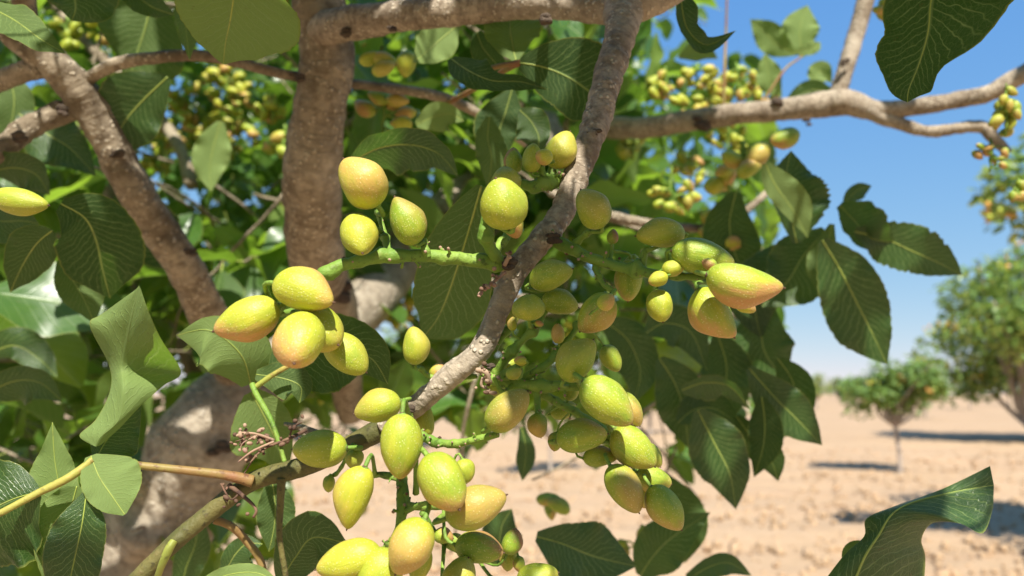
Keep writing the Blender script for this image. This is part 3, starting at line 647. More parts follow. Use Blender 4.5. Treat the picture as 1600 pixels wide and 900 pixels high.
# light young leaves in the sky gap, top right
for k, (a, lab) in enumerate([([(1255, 90, .75), (1250, 60, .75), (1252, 35, .75), (1262, 8, .75)], 26), ([(1245, 85, .75), (1215, 70, .75), (1195, 50, .75), (1172, 30, .75)], 20),
                              ([(1195, 85, .75), (1200, 110, .75), (1205, 130, .75), (1222, 152, .75)], 18), ([(1060, 90, .7), (1080, 82, .7), (1100, 80, .7), (1122, 92, .7)], 14),
                              ([(1270, 130, .72), (1275, 120, .72), (1285, 112, .72), (1300, 130, .72)], 16), ([(1240, 80, .72), (1262, 78, .72), (1275, 72, .72), (1282, 66, .72)], 9),
                              ([(1310, 150, .70), (1275, 140, .70), (1250, 148, .70), (1225, 160, .70)], 15)]):
    hero(a, [2, lab, lab, 0], [2, lab, lab, 0], back=k != 6, tint=.9)
stem("twig", [(1185, 170, .74), (1225, 110, .74), (1250, 90, .75), (1262, 70, .75)], [4, 4, 3, 2], M_RED, n=14)
stem("twig", [(1130, 190, .74), (1132, 110, .74), (1134, 60, .75), (1136, -10, .75)], [6, 5, 4, 3], M_RED, n=14)

# ---------------------------------------------------------------- pistachios
def nut_shape(seed, n=30, m=24, tip=.5, bend=.10):
    """unit pistachio hull: base at z=0, tip at z=1, radius 1 (scaled later)"""
    r = random.Random(seed); V = []; Fc = []; MI = []; p = tip
    bx = bend * r.uniform(.4, 1.5); ph = r.uniform(0, 6); side = r.uniform(-.5, .5)
    for i in range(n + 1):
        t = i / n; t = .5 - .5 * math.cos(math.pi * t)
        rad = math.sqrt(max(0, 1 - (2 * t - 1) ** 2)) * (1.10 - .20 * t)
        k = max(0, (t - .55) / .45); rad *= 1 - p * .42 * k ** 1.6 * (1 - .25 * k)
        if t > .93: rad *= 1
        cx = bx * math.sin(math.pi * t) * .9 - bx * 1.5 * max(0, t - .6) ** 1.3
        for j in range(m):
            a = 2 * math.pi * j / m
            seam = .045 * math.exp(-((math.cos(a) - 1) ** 2) / .012) * math.sin(math.pi * t) + .02 * math.exp(-((math.cos(a) + 1) ** 2) / .02) * math.sin(math.pi * t)
            q = Vector((math.cos(a), math.sin(a), t * 2.2 + seed * 7.7))
            lump = 1 + seam + .055 * noise.noise(q * 1.2) + .012 * noise.noise(q * 5) + .02 * math.sin(2 * a + ph)
            V.append((rad * math.cos(a) * lump + cx * 1.6, rad * math.sin(a) * lump * .95, t + .03 * side * math.cos(a + ph) * math.sin(math.pi * t)))
    for i in range(n):
        for j in range(m):
            k = (j + 1) % m; Fc.append((i * m + j, i * m + k, (i + 1) * m + k, (i + 1) * m + j)); MI.append(0)
    b0 = len(V)     # dry style scar at the tip, small calyx at the base
    tx = V[n * m][0]
    for (z0, z1, r0, r1) in ((.985, 1.035, .075, .03), (.02, -.02, .17, .10)):
        b0 = len(V); cx0 = tx if z0 > .5 else 0
        for zz, rr in ((z0 if z0 > .5 else .035, r0), (z1, r1)):
            for j in range(7):
                a = j * 2 * math.pi / 7; q = 1 + .35 * math.sin(j * 5 + seed)
                V.append((cx0 + rr * q * math.cos(a), rr * q * math.sin(a), zz))
        for j in range(7):
            k = (j + 1) % 7; Fc.append((b0 + j, b0 + k, b0 + 7 + k, b0 + 7 + j)); MI.append(1)
        Fc.append(tuple(b0 + 7 + j for j in range(7))); MI.append(1)
    return mesh("pistachio", V, Fc, [M_NUT, M_DRY], midx=MI)
NUTS = [nut_shape(s, tip=t, bend=b_) for s, (t, b_) in enumerate([(.45, .06), (.7, .10), (.95, .12), (.6, .16), (.3, .05), (1.15, .08), (.8, .02), (.5, .12)])]
NUTS_LO = [nut_shape(20 + s, n=9, m=10, tip=.4 + .15 * s) for s in range(4)]

def place_nut(root, x, y, d, L, W, ang, pitch=0, spin=None, var=None, blush=.5, yel=.5, red=.2, label=None, lo=False):
    """L, W: apparent length and width in picture units; ang: direction of the tip (0 right, 90 down); pitch: tip towards the camera"""
    c = P(x, y, d); a = R(ang); s = d / F
    pz = R(pitch); Z = (RX * math.cos(a) - UP * math.sin(a)) * math.cos(pz) - (c - CAM).normalized() * math.sin(pz)
    rw = W * s / 2 / 1.03
    Lw = L * s
    if abs(pitch) > 5:
        Lw = math.sqrt(max((L * s) ** 2 - (W * s * math.sin(pz)) ** 2, (W * s * .6) ** 2)) / max(math.cos(pz), .35); Lw = min(Lw, W * s * 1.55)
    Z.normalize(); X = Z.orthogonal().normalized(); sp = rnd.uniform(0, 6.28) if spin is None else R(spin)
    vw = (c - CAM).normalized(); X = vw.cross(Z)
    X = X.normalized() if X.length > .01 else Z.orthogonal().normalized()
    Y = Z.cross(X); X2 = X * math.cos(sp) + Y * math.sin(sp); Y2 = Z.cross(X2)
    m = Matrix((X2 * rw, Y2 * rw, Z * Lw)).transposed().to_4x4(); m.translation = c - Z * Lw * .5
    me = (NUTS_LO if lo else NUTS)[(rnd.randrange(8) if var is None else var) % (4 if lo else 8)]
    o = link("pistachio", me, root, label=label); o.matrix_basis = m; o.color = (blush, yel, red, 1)
    return c - Z * Lw * .48, c
def cluster(label, stalks, nuts, group=None, nubs=60, seed=0, mat=None):
    """stalks: lists of (x, y, depth, width); nuts: dicts for place_nut plus 'to' = where the pedicel starts"""
    x, y, d, _ = stalks[0][0]
    root = empty("pistachio_cluster", P(x, y, d), label, "pistachio cluster", group)
    b = Buf(); r = random.Random(seed + 5); nodes = []
    for st in stalks:
        s = catmull([tuple(p) for p in st], 14 * len(st)); W = [P(a, b_, c) for a, b_, c, _ in s]; rr = [q[3] * q[2] / F / 2 * .84 for q in s]
        kn = [(W[r.randrange(len(W))] + UP * r.uniform(-1, 1) * rr[0], rr[0] * 1.6, .35) for _ in range(len(st) * 2)]
        b.tube(W, rr, 12, bump=.10, bscale=230, knots=kn); nodes += list(zip(W, rr))
    for i in range(nubs):     # scars and stubs left by fallen fruit
        p, q = nodes[r.randrange(len(nodes))]; dr = Vector((r.gauss(0, 1), r.gauss(0, 1) - .6, r.gauss(0, 1))).normalized()
        k = r.random()
        if k < .55: b.blob(p + dr * q * .98, q * r.uniform(.18, .34), dr, 1.0, mat=1 if r.random() < .5 else 0)
        else:
            h = q * r.uniform(.6, 1.5); b.tube([p, p + dr * (q * .8 + h * .5), p + dr * (q * .8 + h) + UP * r.uniform(-1, 1) * h * .3], [q * .34, q * .24, q * .26], 6)
            b.blob(p + dr * (q * .8 + h) , q * .3, dr, 1.1, mat=1 if r.random() < .7 else 2, n=5, m=4)
    for nd in nuts:
        nd = dict(nd); to = nd.pop('to', None)
        base, c = place_nut(root, **nd)
        if to == 0: continue
        if to: t = P(*to)
        else: t = min((p for p, _ in nodes), key=lambda p: (p - base).length)
        L = (t - base).length; rr = min(.0009, max(.00035, nd['W'] * nd['d'] / F * .055))
        ax = (base - c).normalized(); mid = base + ax * L * .35
        pts = [Vector(q) for q in catmull([tuple(base - ax * rr * 2), tuple(base), tuple(mid.lerp((t + base) / 2, .4)), tuple(t)], 12)]
        b.tube(pts, [rr * 1.1, rr * 1.25] + [rr] * 8 + [rr * 1.2, rr * 1.5], 8, bump=.08, bscale=300)
        b.blob(base, rr * 1.9, ax, .5, mat=0, n=8)
    b.obj("stalk", [mat or M_STALK, M_SCAR, M_DRY], root)
    return root
def N(x, y, d, L, W, ang, pitch=0, **k):
    k.update(x=x, y=y, d=d, L=L, W=W, ang=ang, pitch=pitch); return k

# four yellow fruits and their neighbours on the long left stalk
cluster("five yellow and orange pistachios hanging at the left end of the long green stalk",
        [[(795, 412, .243, 26), (760, 410, .240, 26), (700, 402, .236, 24), (640, 400, .232, 23), (590, 403, .229, 22), (545, 412, .226, 21), (505, 428, .223, 18), (470, 455, .226, 12), (436, 490, .222, 9)],
         ],
        [N(475, 456, .205, 102, 72, 17, 8, var=2, blush=.75, yel=.8, red=.0, spin=120, to=(436, 492, .22), label="uppermost fruit of the yellow cluster, tip pointing right"),
         N(386, 498, .208, 102, 70, 158, 12, var=1, blush=.85, yel=.8, red=.05, spin=160, to=(434, 490, .22), label="leftmost fruit, tip pointing down to the left"),
         N(468, 533, .200, 92, 84, 105, 52, var=4, blush=.85, yel=.85, red=.0, to=(440, 490, .22), label="fruit facing the viewer with an orange tip"),
         N(500, 515, .212, 86, 76, 40, 25, var=0, blush=.35, yel=.6, to=(440, 490, .222)),
         N(542, 554, .222, 82, 58, 42, 5, var=4, blush=.15, yel=.62, to=(500, 520, .225))], nubs=46, seed=1)
cluster("group of three pistachios above the long green stalk, the top one round and golden",
        [[(612, 402, .230, 16), (604, 380, .234, 15), (598, 358, .238, 12), (590, 330, .240, 9)], [(668, 402, .232, 14), (664, 388, .232, 12), (662, 376, .234, 10)]],
        [N(565, 285, .222, 88, 76, -125, 12, var=0, blush=.5, yel=.85, red=0, to=(590, 332, .238), label="round golden fruit at the top"),
         N(634, 345, .228, 80, 58, -112, 5, var=5, blush=.45, yel=.28, red=.7, to=(662, 378, .232), label="green fruit with a dull red tip pointing up"),
         N(560, 368, .220, 72, 60, 75, 45, var=6, blush=.1, yel=.8, to=(596, 362, .236), label="bright lime fruit, its tip towards the viewer")], nubs=14, seed=2)
cluster("group of blushed pistachios standing on a short stalk left of the speckled branch",
        [[(782, 412, .242, 22), (768, 390, .237, 21), (757, 362, .233, 17), (757, 338, .232, 12)], [(770, 395, .238, 18), (790, 372, .244, 14), (800, 350, .25, 9)]],
        [N(788, 318, .222, 82, 76, -110, 20, var=4, blush=.0, yel=.62, red=.3, to=(758, 342, .231), label="large round fruit with an orange lower edge"),
         N(803, 352, .236, 42, 36, 80, 0, var=0, blush=1, yel=.6, to=(798, 345, .25)),
         N(790, 282, .25, 44, 50, -90, 0, var=4, blush=.1, yel=.5, to=(800, 345, .252))], nubs=12, seed=3)
cluster("small group of bright pistachios tucked behind the upper part of the speckled branch",
        [[(882, 285, .262, 22), (862, 282, .258, 22), (840, 290, .256, 20), (815, 288, .256, 14)], [(850, 285, .258, 14), (846, 262, .255, 12), (842, 250, .254, 9)]],
        [N(876, 234, .258, 62, 52, -60, 10, var=0, blush=.2, yel=.8, to=(856, 275, .258), label="large yellow green fruit touching the branch"),
         N(832, 247, .252, 46, 34, -85, 0, var=0, blush=.0, yel=.5, to=(842, 275, .255)),
         N(850, 245, .244, 28, 26, 200, 20, var=4, blush=.9, yel=.9, red=.1, to=(846, 258, .252)),
         N(803, 251, .258, 40, 32, -95, 0, var=3, blush=1, yel=.15, red=1, to=(815, 284, .256), label="small dull dark fruit")], nubs=30, seed=4)
cluster("single speckled pistachio on a short side stalk right of the branch",
        [[(893, 388, .247, 16), (908, 372, .244, 11), (922, 362, .24, 8)]],
        [N(925, 326, .234, 68, 56, -118, 5, var=0, blush=.25, yel=.42, red=.3, to=(922, 362, .24))], nubs=8, seed=5)
cluster("long right hand stalk ending in three large pistachios with orange blushed tips",
        [[(868, 375, .25, 22), (890, 388, .246, 22), (920, 402, .242, 20), (965, 416, .238, 20), (1010, 426, .234, 18), (1060, 431, .230, 14), (1105, 434, .228, 10), (1122, 436, .225, 8)],
         [(930, 405, .243, 12), (932, 425, .24, 10), (942, 442, .238, 9), (958, 455, .236, 9)], [(1003, 425, .236, 12), (1006, 400, .236, 12), (1010, 388, .236, 8)],
         [(952, 412, .24, 8), (956, 390, .242, 7), (957, 378, .243, 5)]],
        [N(1032, 366, .232, 76, 48, 178, 0, var=0, blush=.15, yel=.42, red=.2, to=(1010, 392, .235), label="oblong green fruit at the top of this stalk"),
         N(1098, 401, .224, 98, 60, 12, 5, var=1, blush=.35, yel=.3, red=.6, spin=70),
         N(1163, 441, .205, 118, 70, 12, 5, var=2, blush=1.1, yel=.5, red=.3, spin=10, to=(1112, 432, .222), label="largest fruit, pointing right with a pinkish orange flank"),
         N(1117, 490, .218, 92, 66, 55, 8, var=2, blush=.8, yel=.5, red=.1, spin=20, to=(1106, 440, .226), label="fruit hanging below the largest one with an orange tip"),
         N(983, 438, .245, 66, 46, 95, 0, var=0, blush=.6, yel=.3, red=.15), N(1031, 478, .226, 52, 46, 80, 20, var=4, blush=.0, yel=.72, to=(1030, 440, .23), label="small lime fruit glowing in the sun"),
         N(1052, 419, .224, 36, 28, -10, 0, var=0, blush=.7, yel=.7, to=(1058, 430, .228)), N(1028, 436, .222, 32, 26, 160, 0, var=0, blush=.9, yel=.8, to=(1040, 430, .228)),
         N(1165, 479, .232, 34, 24, 20, 0, var=0, blush=.9, yel=.9), N(1108, 412, .216, 24, 20, 195, 0, var=4, blush=1.0, yel=.3, red=.8, to=(1104, 430, .225)),
         N(988, 414, .25, 34, 30, -80, 0, var=0, blush=.0, yel=.3), N(957, 370, .243, 24, 18, -80, 0, var=4, blush=.9, yel=.1, red=1, to=0)], nubs=70, seed=6)
cluster("cluster of green pistachios crowding the sky gap right of the branch, in leaf shade",
        [[(775, 585, .244, 18), (795, 555, .240, 17), (812, 535, .238, 14), (838, 512, .238, 13), (850, 490, .242, 9), (880, 455, .246, 7)], [(765, 550, .25, 16), (785, 525, .25, 14), (800, 510, .25, 10)]],
        [N(861, 431, .234, 70, 49, -20, 5, var=0, blush=.15, yel=.4, red=.3, to=(880, 460, .246)), N(875, 473, .242, 58, 44, 12, 0, var=0, blush=.1, yel=.38),
         N(827, 480, .230, 42, 53, -90, 10, var=4, blush=.1, yel=.5, to=(832, 512, .238)), N(931, 490, .226, 74, 56, 130, 0, var=1, blush=.5, yel=.4, red=.2, spin=200, to=(958, 458, .236)),
         N(947, 471, .212, 30, 26, -40, 20, var=4, blush=.6, yel=.6, to=(955, 458, .234)),
         N(798, 492, .248, 36, 28, -90, 0, var=0, blush=.1, yel=.4), N(801, 506, .236, 22, 16, -90, 0, var=0, blush=.5, yel=.5), N(842, 506, .232, 15, 11, 10, 0, var=4, blush=1, yel=.6, red=.5)], nubs=34, seed=7)
cluster("long drooping cluster of green pistachios with orange tips hanging over the sandy ground",
        [[(765, 592, .244, 20), (800, 600, .238, 21), (850, 603, .233, 20), (900, 604, .230, 17), (912, 606, .229, 10)], [(812, 596, .238, 15), (850, 572, .236, 15), (872, 550, .236, 14), (900, 515, .238, 10), (906, 508, .24, 7)],
         [(828, 603, .236, 16), (870, 628, .236, 16), (905, 648, .236, 14), (945, 672, .238, 12), (960, 700, .238, 9), (1000, 738, .238, 8), (1030, 760, .238, 7)], [(838, 606, .235, 13), (840, 636, .233, 11), (841, 648, .232, 7)],
         [(780, 590, .24, 18), (800, 580, .232, 20), (812, 575, .23, 12)], [(800, 602, .236, 8), (785, 612, .232, 9), (772, 590, .23, 7)]],
        [N(903, 562, .222, 78, 58, -55, 5, var=3, blush=.2, yel=.4, red=.4, spin=180), N(872, 521, .234, 32, 24, -95, 15, var=4, blush=.6, yel=.5, to=(874, 548, .236)),
         N(813, 564, .228, 20, 16, 185, 0, var=4, blush=1, yel=1, to=(812, 575, .23)), N(803, 583, .224, 26, 20, -20, 0, var=0, blush=.15, yel=.55, to=0),
         N(793, 640, .218, 84, 58, -42, 0, var=0, blush=.4, yel=.35, red=.3, to=(828, 606, .235), label="egg shaped fruit nearest the branch"), N(841, 665, .228, 38, 34, 80, 10, var=0, blush=.5, yel=.5, to=(841, 646, .232)),
         N(949, 628, .212, 100, 70, 42, 5, var=1, blush=.6, yel=.35, red=.15, spin=90, to=(908, 606, .229), label="large fruit with a reddish orange tip at the shoulder of the cluster"),
         N(984, 640, .226, 60, 40, 60, 0, var=0, blush=.5, yel=.5), N(909, 682, .222, 80, 55, -8, 5, var=0, blush=.35, yel=.3, red=.3, to=(952, 690, .238)),
         N(938, 714, .228, 54, 34, -5, 0, var=0, blush=.55, yel=.35, red=.4), N(991, 699, .224, 84, 60, 45, 5, var=3, blush=.3, yel=.42, red=.2, to=(960, 690, .238)),
         N(976, 764, .220, 84, 56, 58, 5, var=1, blush=.45, yel=.34, red=.4, to=(962, 715, .238)), N(1040, 794, .220, 80, 55, 55, 5, var=6, blush=.5, yel=.38, red=.3, to=(1015, 750, .238), label="lowest fruit of this cluster"),
         N(1022, 748, .232, 56, 44, 20, 0, var=0, blush=.5, yel=.35), N(955, 560, .246, 46, 34, 60, 0, var=0, blush=.2, yel=.4), N(880, 640, .246, 42, 32, -20, 0, var=4, blush=.3, yel=.35), N(1018, 712, .244, 44, 32, 50, 0, var=0, blush=.4, yel=.4), N(868, 690, .24, 30, 24, 100, 0, var=4, blush=.5, yel=.4), N(1002, 775, .236, 40, 30, 70, 0, var=0, blush=.5, yel=.3), N(893, 610, .24, 34, 26, -70, 0, var=4, blush=.2, yel=.45),
         N(793, 575, .25, 34, 40, 95, 0, var=0, blush=.1, yel=.4), N(775, 606, .25, 30, 28, 70, 0, var=0, blush=.2, yel=.4)], nubs=110, seed=8)
cluster("single oval pistachio hanging before the olive leaf on its own thin stalk",
        [[(745, 588, .246, 9), (700, 592, .244, 9), (672, 588, .243, 9), (655, 575, .242, 8)]],
        [N(648, 540, .236, 60, 44, -92, 0, var=0, blush=.25, yel=.6, to=(655, 574, .242)), N(684, 580, .256, 28, 26, -60, 0, var=4, blush=.9, yel=.9)], nubs=14, seed=9)
cluster("bare bright green stalk with pale scars and one shaded fruit below the branch",
        [[(645, 668, .24, 14), (660, 682, .236, 16), (690, 692, .232, 15), (730, 690, .228, 14), (778, 678, .224, 13)]],
        [N(665, 655, .25, 56, 30, -95, 0, var=0, blush=.1, yel=.5, to=(655, 676, .24))], nubs=46, seed=10)
cluster("large cluster of sunlit yellow pistachios at the bottom centre on a bright green stalk",
        [[(640, 650, .242, 14), (640, 700, .236, 16), (628, 745, .226, 20), (630, 790, .222, 24), (620, 830, .22, 12), (600, 862, .222, 16)], [(635, 790, .224, 16), (665, 792, .228, 13), (700, 790, .234, 12)],
         [(628, 750, .228, 12), (600, 742, .23, 12), (585, 742, .232, 9)], [(660, 800, .235, 12), (690, 845, .24, 11), (740, 870, .245, 10), (780, 880, .25, 9), (800, 870, .25, 7)]],
        [N(627, 697, .208, 100, 70, 92, 8, var=1, blush=.85, yel=.6, red=.1, spin=90, to=(640, 655, .23), label="upright fruit with a pale pink ridge down its middle"),
         N(692, 753, .202, 96, 78, 60, 25, var=4, blush=.75, yel=.45, red=.25, to=(650, 770, .224), label="round speckled fruit with a pink lower right side"),
         N(744, 792, .212, 100, 70, -22, 0, var=1, blush=.5, yel=.5, red=.4, spin=250, to=(700, 800, .232), label="fruit pointing right with a reddish tip, half shaded"),
         N(726, 736, .226, 38, 36, 80, 0, var=0, blush=.05, yel=.7), N(555, 777, .212, 100, 62, 108, 0, var=2, blush=.35, yel=.95, red=0, spin=30, to=(586, 743, .232), label="slender yellow fruit pointing down"),
         N(641, 854, .200, 92, 74, 118, 10, var=3, blush=.55, yel=.8, red=.1, spin=270, to=(632, 800, .222), label="smooth yellow fruit at the foot of the stalk"),
         N(545, 876, .206, 104, 64, 165, 0, var=1, blush=.35, yel=.9, red=0, spin=60, to=(604, 850, .222)), N(592, 893, .204, 74, 72, 130, 20, var=0, blush=.1, yel=.65, to=(605, 860, .222)),
         N(749, 857, .226, 76, 53, 8, 0, var=0, blush=1, yel=.15, red=.75, label="brownish red fruit at the bottom"), N(800, 846, .232, 42, 34, -70, 0, var=0, blush=1, yel=.1, red=1, label="small dark red fruit"),
         N(717, 900, .220, 66, 56, -60, 10, var=0, blush=.2, yel=.4), N(840, 902, .224, 66, 50, -10, 10, var=0, blush=.15, yel=.5), N(693, 838, .236, 32, 26, 10, 0, var=0, blush=1, yel=.3, red=.5),
         N(712, 848, .24, 30, 26, 60, 0, var=0, blush=.5, yel=.2), N(795, 872, .24, 40, 30, 100, 0, var=0, blush=.4, yel=.3), N(812, 882, .235, 26, 20, 80, 0, var=0, blush=1, yel=.4, red=.5),
         N(655, 880, .215, 60, 40, 100, 0, var=0, blush=.2, yel=.6)], nubs=70, seed=11)
cluster("three green fruits beside the lower end of the speckled branch, left of the bottom cluster",
        [[(560, 685, .25, 8), (550, 700, .246, 9), (530, 735, .244, 7), (518, 745, .244, 5)]],
        [N(500, 701, .224, 84, 63, 178, 0, var=0, blush=.05, yel=.62, to=(548, 702, .245), label="plump lime fruit on the left"), N(554, 717, .24, 32, 30, 100, 0, var=4, blush=.1, yel=.45), N(514, 756, .242, 26, 21, 95, 0, var=4, blush=.3, yel=.45)], nubs=12, seed=12)
cluster("single half shaded pistachio resting against the branch above the bottom cluster",
        [[(640, 648, .242, 12), (628, 634, .236, 12), (618, 628, .234, 9)]],
        [N(590, 636, .218, 74, 54, 165, 5, var=1, blush=.3, yel=.6, red=0, to=(620, 630, .234))], nubs=5, seed=13)
cluster("single bright pistachio at the left edge of the picture",
        [[(-60, 300, .36, 8), (-45, 296, .32, 8), (-25, 300, .285, 8)]],
        [N(32, 314, .235, 88, 44, 10, 0, var=1, blush=.1, yel=.6, spin=0, to=(-28, 300, .26))], nubs=4, seed=14)
# dried flower stalks
def dry_stalk(label, pts_list, seed, nb, cat="dried flower stalk"):
    r = random.Random(seed); x, y, d, _ = pts_list[0][0]
    root = empty("dried_flower_stalk", P(x, y, d), label, cat, None); b = Buf(); ns = []
    for st in pts_list:
        s = catmull(st, 12); W = [P(*q[:3]) for q in s]; b.tube(W, [q[3] * q[2] / F / 2 for q in s], 6, bump=.2, bscale=300); ns += W[3:]
    b.obj("stem", [M_DRY if seed % 2 else M_SCAR], root)
    b = Buf()
    for i in range(nb):
        p = ns[r.randrange(len(ns))] + Vector((r.gauss(0, 1), r.gauss(0, 1), r.gauss(0, 1))) * .0012
        b.blob(p, r.uniform(.0004, .0009), Vector((r.gauss(0, 1), r.gauss(0, 1), r.gauss(0, 1))).normalized(), r.uniform(.8, 1.8), mat=0 if r.random() < .6 else 1, n=6)
    b.obj("dried_bud", [M_SCAR if seed % 2 == 0 else M_DRY, M_DRY], root, kind='stuff')
dry_stalk("dark dried flower stalk with shrivelled buds in front of the pale round leaf", [[(478, 672, .262, 7), (450, 686, .255, 5), (415, 700, .25, 4), (385, 722, .25, 3)], [(430, 694, .252, 4), (400, 682, .25, 3), (368, 690, .25, 2)],
          [(420, 697, .25, 3), (400, 712, .248, 3), (380, 742, .247, 2)], [(452, 684, .255, 4), (458, 668, .254, 3), (472, 660, .252, 2)]], 21, 28)
dry_stalk("pale dried flower stalk curling left of the lime fruit", [[(428, 688, .249, 5), (400, 678, .246, 4), (378, 676, .245, 3)], [(428, 690, .248, 4), (395, 705, .245, 4), (372, 722, .244, 2)], [(402, 680, .246, 3), (380, 692, .245, 2), (376, 702, .245, 2)]], 22, 22)
dry_stalk("blackened shrivelled stalk hanging under the olive shoot", [[(358, 758, .245, 8), (380, 775, .242, 6), (400, 795, .24, 5), (396, 808, .24, 5)], [(375, 770, .243, 4), (360, 780, .242, 3), (345, 755, .242, 3)]], 23, 8)
dry_stalk("little pink brown dried buds on the joint of the speckled branch", [[(790, 425, .236, 6), (772, 440, .234, 5), (757, 454, .232, 4)], [(788, 415, .235, 7), (795, 400, .234, 7), (790, 395, .234, 4)]], 24, 14)
dry_stalk("pink brown bud scales on the lower joint of the speckled branch", [[(745, 578, .234, 9), (760, 582, .232, 9), (766, 598, .232, 6)], [(755, 590, .232, 6), (752, 602, .232, 5), (762, 608, .232, 3)]], 26, 16)

# ---------------------------------------------------------------- fruit further back
def far_cluster(x, y, d, spread, n, size, label, seed, group, blush=(.2, .9), yel=(.4, 1), drop=1.0, aspect=1.0):
    r = random.Random(seed); root = empty("pistachio_cluster", P(x, y, d), label, "pistachio cluster", group); b = Buf(); s = d / F
    top = P(x, y - spread * aspect * 1.1, d); pts = [top]; q = top
    for i in range(6): pts.append(P(x + r.uniform(-.1, .1) * spread, y - spread * aspect * (1.1 - (i + 1) * .33), d + r.uniform(-.1, .1) * spread * s))
    b.tube(pts, [size * s * .09] * 7, 6)
    for i in range(n):
        a = r.uniform(0, 6.28); rr = spread * math.sqrt(r.random()); px = x + rr * math.cos(a); py = y + rr * math.sin(a) * aspect; dd = d + r.uniform(-1, 1) * spread * s * .8
        L = size * r.uniform(.75, 1.15); base, c = place_nut(root, px, py, dd, L, L * r.uniform(.62, .8), r.uniform(-30, 210), 0, blush=r.uniform(*blush), yel=r.uniform(*yel), red=r.uniform(0, .5), lo=True)
        t = min(pts, key=lambda p: (p - base).length); b.tube([t, (t + base) / 2 + UP * .002, base], [size * s * .06] * 3, 4)
    b.obj("stalk", [M_STALK], root)
GB = "blurred pistachio clusters in the canopy behind"
